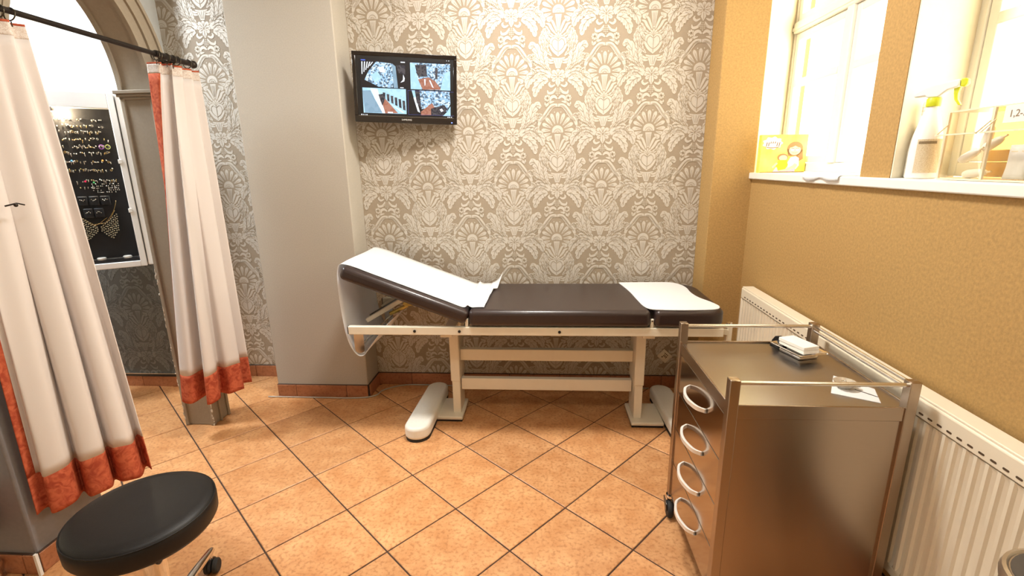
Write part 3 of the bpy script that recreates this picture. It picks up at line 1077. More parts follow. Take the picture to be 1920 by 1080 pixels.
# ================================================================== examination couch
cr = thing('examination_couch', (-0.05, 2.6, 0), 'brown vinyl examination couch on a cream steel frame with raised head', 'couch')
co = cr.location
YN, YF = 2.325, 2.885
for y in (YN, YF):
    rl = MB(co).box(-1.015, 0.90, y, y + 0.028, 0.600, 0.645).build('side_rail', M['enamel'], cr, bevel=0.004)
    MB(co).box(-1.019, -1.0145, y + 0.002, y + 0.026, 0.603, 0.642).build('end_cap', M['black'], rl)
    if y == YN:
        for x in (-0.662, -0.428, 0.085):
            MB(co).lathe([(0.0, 0), (0.0075, 0.0), (0.0075, 0.003), (0.0, 0.004)], (x, y, 0.622), 14, Matrix(((1, 0, 0), (0, 0, -1), (0, 1, 0)))).build('bolt', M['black'], rl, smooth=40)
for x in (-0.40, 0.545):
    MB(co).box(x - 0.015, x + 0.015, YN + 0.028, YF, 0.602, 0.640).build('cross_rail', M['enamel'], cr, bevel=0.003)
# cushions
MB(co).box(-0.378, 0.538, 2.312, 2.905, 0.650, 0.738).build('seat_cushion', M['brown_vinyl'], cr, bevel=0.026, seg=5)
fp = [(0.556, 2.312)] + [(0.905 - 0.075 + 0.075 * math.sin(R(t)), 2.312 + 0.075 - 0.075 * math.cos(R(t))) for t in range(0, 91, 15)] + \
     [(0.905 - 0.14 + 0.14 * math.cos(R(t)), 2.905 - 0.14 + 0.14 * math.sin(R(t))) for t in range(0, 91, 15)] + [(0.556, 2.905)]
MB(co).prism(fp, 0.650, 0.738).build('foot_cushion', M['brown_vinyl'], cr, bevel=0.024, seg=5)
TH = R(21)
dv, nv = Vector((-math.cos(TH), 0, math.sin(TH))), Vector((math.sin(TH), 0, math.cos(TH)))
b0 = Vector((-0.398, 0, 0.657))
BL = 0.685
bc = b0 + dv * BL / 2 + nv * 0.037 + Vector((0, (2.312 + 2.905) / 2, 0))
MB(co).obox(bc, dv * BL / 2, (0, 0.2965, 0), nv * 0.037).build('backrest_cushion', M['brown_vinyl'], cr, bevel=0.026, seg=5)
bb = b0 + dv * (BL / 2 - 0.02) - nv * 0.005 + Vector((0, 2.61, 0))
MB(co).obox(bb, dv * (BL / 2 - 0.05), (0, 0.25, 0), nv * 0.005).build('backrest_board', mat('brown_plywood_underside', (0.30, 0.17, 0.10), 0.7, var=0.2, scale=30), cr)
# hinges between the cushions
for x in (-0.390, 0.547):
    for y in (YN + 0.004, YF + 0.004):
        h_ = MB(co).box(x - 0.008, x + 0.008, y, y + 0.016, 0.645, 0.690).build('hinge_bracket', M['enamel'], cr, bevel=0.003)
        MB(co).lathe([(0, 0), (0.0045, 0.0), (0.0045, 0.004), (0, 0.0045)], (x, y, 0.682), 10, Matrix(((1, 0, 0), (0, 0, -1), (0, 1, 0)))).build('pivot_bolt', M['chrome'], h_, smooth=40)
# lifting gear under the head part
MB(co).bar((-0.985, 2.80, 0.61), (-0.745, 2.80, 0.765), 0.03, 0.03).build('lift_strut', M['enamel'], cr, bevel=0.003)
MB(co).bar((-0.985, 2.52, 0.615), (-0.72, 2.56, 0.765), 0.024, 0.024).build('lift_strut', M['enamel'], cr, bevel=0.003)
MB(co).bar((-0.995, 2.60, 0.615), (-0.70, 2.74, 0.775), 0.035, 0.012).build('ratchet_bar', M['black'], cr, bevel=0.002)
MB(co).tube([(-0.86, 2.55, 0.645), (-0.80, 2.56, 0.672), (-0.76, 2.565, 0.69)], 0.011, 12).build('gas_spring', M['yellow_metal'], cr, smooth=40)
lv = MB(co)
lv.bar((-0.775, 2.55, 0.695), (-0.735, 2.55, 0.765), 0.012, 0.022)
lv.bar((-0.775, 2.55, 0.695), (-0.695, 2.56, 0.71), 0.012, 0.018)
lv.bar((-0.695, 2.56, 0.705), (-0.71, 2.56, 0.765), 0.012, 0.018)
lv.build('release_lever', M['yellow_metal'], cr, bevel=0.003)
MB(co).box(-0.735, -0.64, 2.60, 2.82, 0.735, 0.775).build('lift_block', mat('brown_bracket', (0.35, 0.22, 0.14), 0.5, var=0.1, scale=30), cr, bevel=0.003)
pl = rrect(-0.9745, 0.545, 0.053, 0.12, 0.0255, 6)
MB(co).slab(pl, (0, YN + 0.032, 0), (1, 0, 0), (0, 0, 1), -0.004).build('roll_holder_plate', M['chrome'], cr)
pl2 = MB(co).slab(pl, (0, YF - 0.02, 0), (1, 0, 0), (0, 0, 1), -0.004).build('roll_holder_plate', M['chrome'], cr)
MB(co).tube([(-0.975, YN + 0.036, 0.52), (-0.975, YF - 0.02, 0.52)], 0.009, 12).build('roll_bar', M['chrome'], cr, smooth=40)
# pedestals
for (xa, xb, sx, yy) in ((-0.532, -0.478, -1, 2.55), (0.512, 0.566, 1, 2.52)):
    lg = MB(co).box(xa, xb, yy, yy + 0.17, 0.235, 0.600).build('leg', M['enamel'], cr, bevel=0.005)
    MB(co).box(xa + 0.005, xb - 0.003, yy + 0.008, yy + 0.162, 0.03, 0.236).build('inner_column', M['enamel'], lg, bevel=0.004)
    MB(co).box(xa - 0.006, xb + 0.02, yy - 0.004, yy + 0.02, 0.545, 0.600).build('mounting_bracket', M['enamel'], lg, bevel=0.004)
    MB(co).lathe([(0.0, 0), (0.010, 0.0), (0.010, 0.004), (0.0, 0.005)], (xa + 0.006 if sx > 0 else xa - 0.02, yy - 0.004, 0.56), 14, Matrix(((1, 0, 0), (0, 0, -1), (0, 1, 0)))).build('bolt', M['black'], lg, smooth=40)
    MB(co).box(xa - 0.004, xb + 0.004, 2.353, 2.885, 0.578, 0.6005).build('head_beam', M['enamel'], cr, bevel=0.003)
    px0, px1 = (-0.64, -0.465) if sx < 0 else (0.498, 0.68)
    MB(co).box(px0, px1, yy - 0.045, yy + 0.19, 0.012, 0.032).build('base_plate', M['enamel'], cr, bevel=0.005)
    MB(co).box(px0 + 0.004, px1 - 0.004, yy - 0.040, yy + 0.186, 0.0, 0.012).build('base_pad', M['black'], cr)
    fx = -0.672 if sx < 0 else 0.735
    ft = [(fx + 0.066 * math.cos(R(t)), 2.80 + 0.066 * math.sin(R(t))) for t in range(0, 181, 12)] + \
         [(fx + 0.070 * math.cos(R(t)), 2.345 + 0.070 * math.sin(R(t))) for t in range(180, 361, 12)]
    if sx > 0:
        ft = [(x + (2.80 - y) * 0.06, y) for x, y in ft]
    else:
        ft = [(x - (2.80 - y) * 0.03, y) for x, y in ft]
    f_ = MB(co).prism(ft, 0.012, 0.085).build('foot', M['foot'], cr, bevel=0.018, seg=4)
    cx_ = sum(p[0] for p in ft) / len(ft)
    MB(co).prism([(cx_ + (x - cx_) * .96, 2.57 + (y - 2.57) * .985) for x, y in ft], 0.0, 0.014).build('rubber_pad', M['rubber'], f_)
for (z0, z1) in ((0.352, 0.422), (0.168, 0.240)):
    MB(co).box(-0.478, 0.512, 2.585, 2.622, z0, z1).build('stretcher', M['enamel'], cr, bevel=0.004)
# foot end fittings
MB(co).box(0.925, 0.952, YN + 0.03, YN + 0.06, 0.52, 0.655).build('foot_post', M['enamel'], cr, bevel=0.004)
MB(co).lathe([(0.0, 0), (0.012, 0.0), (0.014, 0.008), (0.0, 0.012)], (0.938, YN + 0.045, 0.655), 14).build('clamp_knob', M['chrome'], cr, smooth=40)
MB(co).bar((0.84, YN + 0.034, 0.632), (0.93, YN + 0.034, 0.615), 0.016, 0.03).build('foot_bracket', M['enamel'], cr, bevel=0.003)

# paper over the head part, round the roll bar and back
prof = [(-0.300, 0.745), (-0.335, 0.7445), (-0.365, 0.746), (-0.385, 0.755)]
for t in (0.06, 0.2, 0.4, 0.6, 0.8, 0.93):
    p = b0 + dv * (BL * t) + nv * (0.078 if t < 0.9 else 0.0785)
    prof.append((p.x, p.z))
prof += [(-1.030, 0.972), (-1.048, 0.94), (-1.052, 0.86), (-1.048, 0.72), (-1.040, 0.60), (-1.022, 0.52), (-0.990, 0.474), (-0.955, 0.476), (-0.925, 0.51), (-0.86, 0.59), (-0.80, 0.66)]
PC = catmull([(x, z, 0) for x, z in prof], 90)
ps = thing('paper_sheet', (-0.7, 2.61, 0.75), 'white couch paper draped over the raised head and looped below', 'paper sheet')
rows = []
for i, p in enumerate(PC):
    t = i / 89
    sh = 0.004 * math.sin(i * .5) if t < .2 else 0
    y0, y1 = 2.352, 2.868
    rows.append([Vector((p.x + 0.004 * math.sin(7 * k / 12 + i * .2) * (t > .5) + (0.02 * (k / 12) if t < 0.05 else 0), y0 + (y1 - y0) * k / 12 + sh, p.y + (0.012 * math.sin(k / 12 * PI) + 0.004 * math.sin(k * 1.7)) * max(0, 1 - t / .05) * 0.6)) for k in range(13)])
MB(ps.location).grid(rows).build('sheet', M['paper'], ps, smooth=0, solid=0.0012)
fl_rows = []
for i in range(7):
    t = i / 6
    fl_rows.append([Vector((-0.325 + 0.06 * t + 0.02 * k / 4, 2.70 + 0.16 * k / 4 + 0.03 * t, 0.748 + 0.055 * t * t * (k / 4) + 0.006 * k / 4)) for k in range(5)])
MB(ps.location).grid(fl_rows).build('turned_corner', M['paper'], ps, smooth=0, solid=0.0012)

# towel at the foot end
tw = [(0.462, 2.895), (0.490, 2.70), (0.503, 2.50), (0.512, 2.40), (0.535, 2.345), (0.60, 2.328), (0.72, 2.325), (0.83, 2.335), (0.872, 2.352), (0.890, 2.40), (0.872, 2.475), (0.838, 2.56), (0.826, 2.66), (0.832, 2.77), (0.812, 2.86), (0.76, 2.90), (0.65, 2.903)]
twc = [(p.x, p.y) for p in catmull([(x, y, 0) for x, y in tw + tw[:1]], 65)][:-1]
towel = thing('paper_towel', (0.68, 2.62, 0.742), 'white absorbent pad lying on the foot end of the couch', 'pad')
MB(towel.location).prism(twc, 0.7385, 0.7425).build('pad', M['paper'], towel, bevel=0.001)
# ================================================================== instrument trolley
tr = thing('steel_trolley', (0.78, 1.54, 0), 'brushed stainless steel drawer trolley on castors in front of the radiator', 'trolley')
to = tr.location
M['handle'] = mat('matt_white_metal_handle', (.86, .84, .80), .35, .3, var=.03)
M['steel_front'] = mat('polished_steel_drawer', (0.46, 0.385, 0.32), 0.13, 1.0, var=0.06, scale=40, stretch=(1, 1, 25))
XL, XR, YA, YB = 0.5395, 1.0205, 1.2895, 1.7895      # post centres
for x in (XL, XR):
    for y in (YA, YB):
        MB(to).box(x - .0145, x + .0145, y - .0145, y + .0145, 0.10, 0.855).build('post', M['steel'], tr, bevel=0.002)
for y in (YA, YB):
    MB(to).tube([(XL + .01, y, 0.842), (XR - .01, y, 0.842)], 0.0065, 12).build('guard_rail', M['alu'], tr, smooth=40)
for dx, z in ((0.006, 0.842), (-0.006, 0.830)):
    MB(to).tube([(XR + dx, YA + .01, z), (XR + dx, YB - .01, z)], 0.0055, 12).build('guard_rail', M['alu'], tr, smooth=40)
MB(to).box(XL - .006, XR + .006, YA - .006, YB + .006, 0.760, 0.772).build('top_tray', M['steel_top'], tr, bevel=0.002)
rim = MB(to)
rim.box(XL - .010, XR + .010, YA - .010, YA - .004, 0.735, 0.778).box(XL - .010, XR + .010, YB + .004, YB + .010, 0.735, 0.778)
rim.box(XL - .010, XL - .004, YA - .004, YB + .004, 0.735, 0.778).box(XR + .004, XR + .010, YA - .004, YB + .004, 0.735, 0.778)
rim.build('tray_rim', M['steel'], tr, bevel=0.0015)
cb = MB(to)
cb.box(XL + .004, XR + .006, YA - .006, YA - .001, 0.100, 0.735)
cb.box(XL + .004, XR + .006, YB + .001, YB + .006, 0.100, 0.735)
cb.box(XR + .003, XR + .008, YA, YB, 0.100, 0.735)
cb.box(XL + .012, XR, YA, YB, 0.100, 0.106)
cb.build('body_panel', M['steel'], tr, bevel=0.001)
zz = [0.102, 0.262, 0.418, 0.576, 0.733]
for k in range(4):
    d_ = MB(to).box(XL - .008, XL + .010, YA + .0165, YB - .0165, zz[k] + .0015, zz[k + 1] - .0015).build('drawer', M['steel_front'], tr, bevel=0.0015)
    zc = (zz[k] + zz[k + 1]) / 2 + 0.008
    bow = catmull([(XL - .008, 1.635, zc), (XL - .030, 1.615, zc), (XL - .043, 1.575, zc), (XL - .046, 1.545, zc), (XL - .043, 1.515, zc), (XL - .030, 1.475, zc), (XL - .008, 1.455, zc)], 24)
    hb = MB(to)
    hb.grid([[p + Vector((ox, 0, oz)) for p in bow] for ox, oz in ((0, -.008), (-.005, -.007), (-.005, .007), (0, .008), (.004, .007), (.004, -.007), (0, -.008))])
    hb.build('handle', M['handle'], d_, smooth=40)
for x in (XL, XR):
    for y in (YA, YB):
        cs = MB(to).tube([(x, y, 0.075), (x, y, 0.102)], 0.016, 14).build('castor', M['black'], tr, smooth=40)
        MB(to).tube([(x, y, 0.083), (x, y, 0.094)], 0.0195, 16).build('castor_band', M['chrome'], cs, smooth=40)
        MB(to).lathe([(0.0, -.011), (0.030, -.011), (0.0355, -.006), (0.0365, 0), (0.0355, .006), (0.030, .011), (0.0, .011)], (x - .008, y - .018, 0.0365), 22,
                     Matrix(((0, 0, 1), (1, 0, 0), (0, 1, 0)))).build('castor_wheel', M['rubber'], cs, smooth=40)
        fk = [(-.036, .040), (-.030, .066), (-.008, .078), (.016, .078), (.016, .066), (.0, .050), (-.016, .036)]
        for s in (-1, 1):
            MB(to).slab(fk, (x - .008 + s * .014, y, 0), (0, 1, 0), (0, 0, 1), .003 * s).build('castor_fork', M['black'], cs)

# ---- dish with cotton pads on the trolley
A_, B_ = Vector((.848, 1.738, 0)), Vector((.887, 1.595, 0))
lx = (B_ - A_).normalized()
ly = Vector((-lx.y, lx.x, 0))
dish = thing('metal_dish', (.916, 1.68, .7725), 'small square metal dish holding white pads on the trolley', 'dish', rotz=math.atan2(lx.y, lx.x))
mb = MB()
mb.box(-.050, .050, -.038, .038, 0.0, 0.012)
mb.build('foot', M['chrome'], dish, bevel=0.004)
rows = []
for (sx, sy, z) in ((.050, .036, .012), (.062, .048, .020), (.074, .058, .026), (.077, .061, .0265), (.074, .058, .0285), (.062, .048, .0225), (.048, .035, .015)):
    rows.append([(x, y, z) for x, y in rrect(0, 0, 2 * sx, 2 * sy, .010, 3)])
rows = [r_ + r_[:1] for r_ in rows]
mb = MB()
mb.grid(rows)
mb.add([(x, y, .015) for x, y in rrect(0, 0, .098, .072, .010, 3)], [tuple(range(16))])
mb.build('bowl', M['chrome'], dish, smooth=50)
for k in range(2):
    pd = thing('cotton_pad', (.916 - .002 * k, 1.682, .7725 + .0228 + .0135 * k), ('upper' if k else 'lower') + ' of two white rectangular pads stacked in the metal dish', 'pad', 'white pads in the dish', rotz=math.atan2(lx.y, lx.x) + .03 * k)
    MB().box(-.058, .058, -.032, .032, 0, .0130).build('pad', M['cotton'], pd, bevel=0.002)
hd = thing('trinket_stand', (.890, 1.757, .7725), 'small dark curved stand behind the white pads', 'stand', rotz=math.atan2(lx.y, lx.x))
hp = [(-.05, 0), (-.045, .022), (-.025, .046), (0, .054), (.02, .05), (.05, .026), (.06, 0)]
MB().slab([(x * .72, y * .8) for x, y in hp], (0, 0, 0), (1, 0, 0), (0, 0, 1), .012).build('back_plate', M['black'], hd, bevel=0.002)
MB().box(-.030, .034, -.022, .0, 0, .006).build('base', M['black'], hd, bevel=0.002)
# ---- note paper with a little glass ring dish
npaper = thing('note_paper', (.925, 1.405, .7722), 'square white paper lying under the glass ring dish', 'paper')
pp = [(.861, 1.375), (.965, 1.315), (1.005, 1.405), (.938, 1.500)]
MB(npaper.location).prism([(x, y) for x, y in pp], .7724, .7734).build('sheet', M['paper'], npaper)
MB(npaper.location).slab([(-.001, -.03), (.001, -.03), (.001, .03), (-.001, .03)], (.962, 1.375, .7735), (.8, .6, 0), (-.6, .8, 0), .0012).build('needle', M['dark_metal'], npaper)
gd = thing('ring_dish', (.920, 1.412, .7736), 'small round glass dish with rings on the white paper', 'dish')
MB().lathe([(0.0, 0.0), (.016, 0.0), (.019, .004), (.029, .017), (.031, .021), (.0285, .0205), (.018, .007), (.0, .004)], n=28).build('bowl', mat('grey_glass_dish', (.72, .68, .60), .12, .6, var=.1, scale=80), gd, smooth=50)
for k in range(5):
    a = k * 1.3
    c = Vector((.012 * math.cos(a), .012 * math.sin(a), .011 + .002 * (k % 2)))
    MB().tube([c + Vector((.008 * math.cos(2 * PI * j / 14), .008 * math.sin(2 * PI * j / 14) * .8, .003 * math.sin(2 * PI * j / 14 + k))) for j in range(14)], .0013, 6, closed=True).build('ring', M['silver'], gd, smooth=0)
tb = MB()
tb.sphere((.033, -.012, .012), (.007, .007, .005), 10, 6)
tb.build('pearl', M['cotton'], gd, smooth=0)

# ================================================================== radiator
RX, RZ0, RZ1, RY0, RY1 = 1.075, 0.195, 0.790, 0.45, 2.60
rd = thing('panel_radiator', (1.11, 1.55, RZ0), 'long cream ribbed panel radiator on the wall under the windows', 'radiator')
rdo = rd.location
PIT = 0.0325
prof = []
y = RY0 + 0.02
k = 0
while y < RY1 - 0.02:
    prof += [(y, 0.0), (y + PIT * .28, 0.0), (y + PIT * .42, 0.0065), (y + PIT * .86, 0.0065)]
    y += PIT
prof.append((y, 0.0))
rows = []
for z, s in ((RZ0 + .035, 0), (RZ0 + .05, 1), (RZ1 - .075, 1), (RZ1 - .06, 0)):
    rows.append([(RX + 0.006 - .0065 + (a * s + .0065 * (1 - s) * 0), yy, z) for yy, a in prof])
MB(rdo).grid(rows).build('ribbed_panel', M['rad'], rd, smooth=30)
fr = MB(rdo)
fr.box(RX - .0005, RX + .05, RY0, RY1, RZ1 - .062, RZ1 - .004)
fr.box(RX - .0005, RX + .05, RY0, RY1, RZ0, RZ0 + .036)
fr.box(RX - .0005, RX + .05, RY0, RY0 + .021, RZ0 + .036, RZ1 - .062)
fr.box(RX - .0005, RX + .05, RY1 - .021, RY1, RZ0 + .036, RZ1 - .062)
fr.box(RX + .012, RX + .049, RY0 + .021, RY1 - .021, RZ0 + .036, RZ1 - .062)
fr.build('panel_frame', M['rad'], rd, bevel=0.006)
MB(rdo).box(RX + .004, RX + .062, RY0, RY1, RZ1 - .006, RZ1 + .003).build('top_cover', M['rad'], rd, bevel=0.003)
# pressed slots along the top of the ribs
sm = MB()
sm.slab(rrect(0, 0, .0165, .0055, .0026, 3), (0, 0, 0), (0, -1, 0), (0, 0, 1), .0009)
slot_me = sm.mesh('slot')
slot_me.materials.append(M['slot'])
y = 1.308 - PIT * 26
while y < RY1 - .03:
    o = bpy.data.objects.new('slot', slot_me)
    o.location = Vector((RX - .0005, y, .745)) - rdo
    col.objects.link(o)
    o.parent = rd
    y += PIT
MB(rdo).box(RX + .004, RX + .058, RY1, RY1 + .004, RZ0 + .01, RZ1 - .006).build('end_cover', M['rad'], rd, bevel=0.002)
for (yy, z) in ((RY1 + .012, RZ1 - .16), (RY1 + .012, RZ0 + .03)):
    MB(rdo).tube([(RX + .03, RY1 + .004, z), (RX + .03, RY1 + .022, z)], .011, 14).build('plug', M['rad'], rd, smooth=40)
for z in (RZ0 + .1, RZ1 - .1):
    for yy in (0.8, 2.3):
        MB(rdo).box(RX + .05, 1.154, yy, yy + .03, z - .03, z + .03).build('wall_bracket', M['rad'], rd)
MB(rdo).tube([(RX + .035, 0.55, RZ0), (RX + .035, 0.55, 0.06), (1.154, 0.55, 0.06)], .008, 10).build('supply_pipe', M['rad'], rd, smooth=40)

# ================================================================== bin in the right foreground
bn = thing('waste_bin', (.950, .755, 0), 'round grey metal bin with a dark lid at the bottom right corner', 'bin')
MB(bn.location).lathe([(.088, 0), (.092, .01), (.097, .672), (.097, .68), (.09, .682)], bn.location, 40).build('body', mat('grey_beige_metal_bin', (.42, .37, .30), .35, .7, var=.05, scale=30), bn, smooth=40)
MB(bn.location).lathe([(.100, .680), (.1015, .69), (.098, .702), (.092, .704), (.088, .700)], bn.location, 40).build('rim', mat('beige_metal_rim', (.55, .48, .38), .3, .8, var=.05, scale=30), bn, smooth=40)
MB(bn.location).lathe([(.086, .7000), (.085, .7030), (.06, .7045), (.0, .705)], bn.location, 40).build('lid', mat('charcoal_lid', (.08, .07, .06), .5, var=.1, scale=40), bn, smooth=40)

# ================================================================== wall monitor
mo = thing('wall_monitor', (-.7686, 2.86, 1.8715), 'black flat monitor showing four camera pictures hung on the damask wall', 'monitor')
mo.rotation_mode = 'YXZ'
mo.rotation_euler = (R(1.88), R(2.04), R(11.38))
MW, MH = .5704, .3664
MB().box(-MW / 2, MW / 2, .006, .034, -MH / 2, MH / 2).build('housing', M['black'], mo, bevel=0.006)
bz = MB()
bz.box(-MW / 2, MW / 2, 0, .008, MH / 2 - .020, MH / 2).box(-MW / 2, MW / 2, 0, .008, -MH / 2, -MH / 2 + .036)
bz.box(-MW / 2, -MW / 2 + .019, 0, .008, -MH / 2 + .036, MH / 2 - .020).box(MW / 2 - .019, MW / 2, 0, .008, -MH / 2 + .036, MH / 2 - .020)
bez = bz.build('bezel', mat('glossy_black_bezel', (.010, .007, .007), .12, var=.2, scale=10, coat=.5), mo, bevel=0.002)
MB().box(-MW / 2 + .02, MW / 2 - .02, -.0006, .0002, -MH / 2 + .0335, -MH / 2 + .0345).build('bezel_line', M['alu'], bez)
text_mesh('SAMSUNG', .0125, mat('silver_lettering', (.8, .8, .8), .3, .2, var=.02), 'lettering', bez,
          Matrix.Translation((.0, -.0003, -MH / 2 + .018)) @ Matrix.Rotation(R(90), 4, 'X'))
MB().sphere((MW / 2 - .03, -.0005, -MH / 2 + .010), (.0035, .0015, .0025), 10, 6).build('power_light', mat('blue_power_light', (.05, .08, .6), .4, emit=(.12, .2, 1), estr=4), bez, smooth=0)
MB().box(-.06, .06, .034, .055, -.06, .06).build('rear_plate', M['black'], mo, bevel=0.003)
MB().box(-.02, .02, .055, .125, -.03, .03).build('wall_arm', M['black'], mo, bevel=0.003)
MB().box(-MW / 2 + .019, MW / 2 - .019, .003, .0065, -MH / 2 + .036, MH / 2 - .020).build('panel_glass', M['black'], mo)


def emis(name, c1, c2=None, scale=0.0, strength=1.0, c3=None):
    mt, nt, b = _nt(name)
    N, L = nt.nodes, nt.links
    b.inputs['Base Color'].default_value = (.01, .01, .012, 1)
    b.inputs['Roughness'].default_value = .25
    b.inputs['Emission Strength'].default_value = strength
    b.inputs['Emission Color'].default_value = (*c1, 1)
    if c2:
        tc = N.new('ShaderNodeTexCoord')
        v = N.new('ShaderNodeTexVoronoi')
        v.inputs['Scale'].default_value = scale
        r = N.new('ShaderNodeValToRGB')
        r.color_ramp.interpolation = 'CONSTANT'
        e = r.color_ramp.elements
        e[0].position, e[0].color = 0, (*c1, 1)
        e[1].position, e[1].color = .45, (*c2, 1)
        if c3:
            q = e.new(.72)
            q.color = (*c3, 1)
        sx = N.new('ShaderNodeSeparateColor')
        L.new(tc.outputs['Object'], v.inputs['Vector'])
        L.new(v.outputs['Color'], sx.inputs[0])
        L.new(sx.outputs[0], r.inputs[0])
        L.new(r.outputs[0], b.inputs['Emission Color'])
    return mt


SC = [emis('screen_black', (.004, .003, .004)),
      emis('screen_clutter', (.38, .62, .85), (.75, .9, 1.0), 130, .75, (.10, .16, .24)),
      emis('screen_pale_blue', (.42, .70, .90), (.48, .76, .94), 60, .8),
      emis('screen_brown_floor', (.42, .16, .10), (.50, .22, .15), 90, .7),
      emis('screen_white', (.85, .93, 1.0), None, 0, .9),
      emis('screen_grey_blue', (.26, .42, .55), (.30, .46, .60), 40, .7),
      emis('screen_dark', (.03, .03, .045), (.10, .09, .10), 120, .6),
      emis('screen_blue', (.10, .18, .75), None, 0, .8)]
scr = MB().box(-.245, .249, .0015, .0028, -.128, .148).build('screen', SC[0], mo)


def feed(name, u0, u1, v0, v1, items):
    """one camera picture: flat coloured shapes in unit coordinates, v downwards"""
    vs_, fs, mi = [], [], []
    for d, (m_, pl_) in enumerate(items):
        b = len(vs_)
        tr_ = tessellate_polygon([[Vector((x, y, 0)) for x, y in pl_]])
        for x, y in pl_:
            vs_.append((-MW / 2 + MW * (u0 + (u1 - u0) * x), .0012 - .00008 * d, MH / 2 - MH * (v0 + (v1 - v0) * y)))
        fs += [tuple(b + i for i in t) for t in tr_]
        mi += [m_] * len(tr_)
    me = bpy.data.meshes.new(name)
    me.from_pydata(vs_, [], fs)
    for mt in SC:
        me.materials.append(mt)
    me.polygons.foreach_set('material_index', mi)
    o = bpy.data.objects.new(name, me)
    col.objects.link(o)
    o.parent = scr
    return o


def q4(x0, y0, x1, y1):
    return [(x0, y0), (x1, y0), (x1, y1), (x0, y1)]


feed('camera_picture', .085, .50, .135, .495, [
    (0, q4(0, 0, 1, 1))] + [(4, [(.01 + .06 * k, .02), (.035 + .06 * k, .02), (.02 + .045 * k, .5 - .08 * k), (.0 + .045 * k, .5 - .08 * k)]) for k in range(5)] + [
    (1, [(.34, .0), (.72, .05), (.74, .5), (.70, 1), (.38, .98), (.06, .72), (.15, .4)]), (2, [(.22, .5), (.36, .38), (.46, .62), (.30, .82)]),
    (4, [(.38, .22), (.50, .18), (.55, .42), (.42, .4)]), (5, [(.70, .05), (.78, .15), (.82, 1), (.72, 1)]), (6, [(.80, .1), (1, .1), (1, .45), (.84, .4)]),
    (4, [(.95, .45), (.985, .60), (.97, .72), (.88, .78), (.94, .66)]), (4, q4(.87, .96, .95, .99)), (7, q4(0, -.06, .1, -.02)), (4, q4(.9, -.04, 1.0, .0))])
feed('camera_picture', .548, .935, .125, .50, [
    (1, q4(0, 0, 1, 1)), (2, [(0, .03), (.12, .03), (.14, .35), (.26, 1), (0, 1)]), (6, [(.12, .08), (.40, .05), (.42, .5), (.2, .52), (.16, .4)]),
    (3, [(.19, .62), (.45, .52), (.62, .66), (.78, .98), (.30, 1)]), (4, [(.34, .6), (.38, .6), (.37, .82), (.35, .86)]), (4, [(.46, .62), (.50, .64), (.58, .92), (.54, .9)]),
    (2, [(.86, .35), (1, .25), (1, 1), (.74, 1)]), (6, [(.62, .15), (.68, .15), (.68, .6), (.62, .55)])] + [(4, q4(.9 + .03 * k, -.02, .912 + .03 * k, .0)) for k in range(4)])
feed('camera_picture', .085, .50, .505, .865, [
    (2, q4(0, 0, 1, 1)), (5, [(0, .12), (.18, .1), (.26, .4), (.44, .98), (.03, 1)]), (4, [(.18, .02), (.34, .03), (.42, .5), (.52, 1), (.44, 1), (.28, .45)]),
    (3, [(.42, .48), (.52, .42), (.80, .98), (.50, 1)]), (6, [(.36, .25), (.46, .22), (.50, .45), (.44, .70), (.40, .5)])] +
    [(6, [(.46 + .09 * k, .16 + .06 * k), (.52 + .09 * k, .17 + .06 * k), (.515 + .093 * k, .44 + .085 * k), (.47 + .09 * k, .40 + .085 * k)]) for k in range(6)] +
    [(4, q4(.56, .93, .68, .985)), (4, [(.62, .6), (.66, .66), (.95, .94), (.9, .95)])])
feed('camera_picture', .548, .935, .508, .875, [
    (0, q4(0, 0, 1, 1)), (1, [(.22, .02), (.98, .02), (1, .5), (.9, .82), (.55, .7), (.25, .75)]), (2, [(.02, .02), (.10, .02), (.2, .6), (.1, .5)]),
    (4, [(.06, .3), (.12, .3), (.22, .9), (.16, .85)]), (6, [(.10, .05), (.22, .05), (.24, .7), (.14, .5)]), (3, [(.24, .86), (.46, .58), (.60, .66), (.56, .98), (.24, 1)]),
    (6, [(.50, .72), (.84, .55), (.92, .72), (.80, .98), (.50, .98)]), (4, [(.72, .74), (.78, .70), (.82, .8), (.76, .84)]), (2, [(.90, .85), (1, .6), (1, 1), (.8, 1)]), (3, [(.43, .6), (.53, .5), (.58, .62), (.48, .72)])])
ui = MB()
for (a, b, c, d) in ((.518, .52, .975, .523), (.518, .868, .975, .871), (.518, .52, .520, .871), (.973, .52, .975, .871)):
    ui.add([(-MW / 2 + MW * x, .0003, MH / 2 - MH * y) for x, y in q4(a, b, c, d)], [(0, 1, 2, 3)])
ui.build('selection_frame', emis('screen_violet_line', (.12, .14, .45), None, 0, .7), scr)
ui = MB()
for (a, b, w_) in ((.06, .885, .012), (.08, .886, .006), (.095, .886, .006), (.11, .886, .01), (.05, .925, .03), (.905, .884, .008), (.92, .884, .01), (.94, .884, .008), (.90, .07, .004), (.92, .07, .006)):
    ui.add([(-MW / 2 + MW * x, .0004, MH / 2 - MH * y) for x, y in q4(a, b, a + w_, b + .014)], [(0, 1, 2, 3)])
ui.build('menu_marks', SC[4], scr)

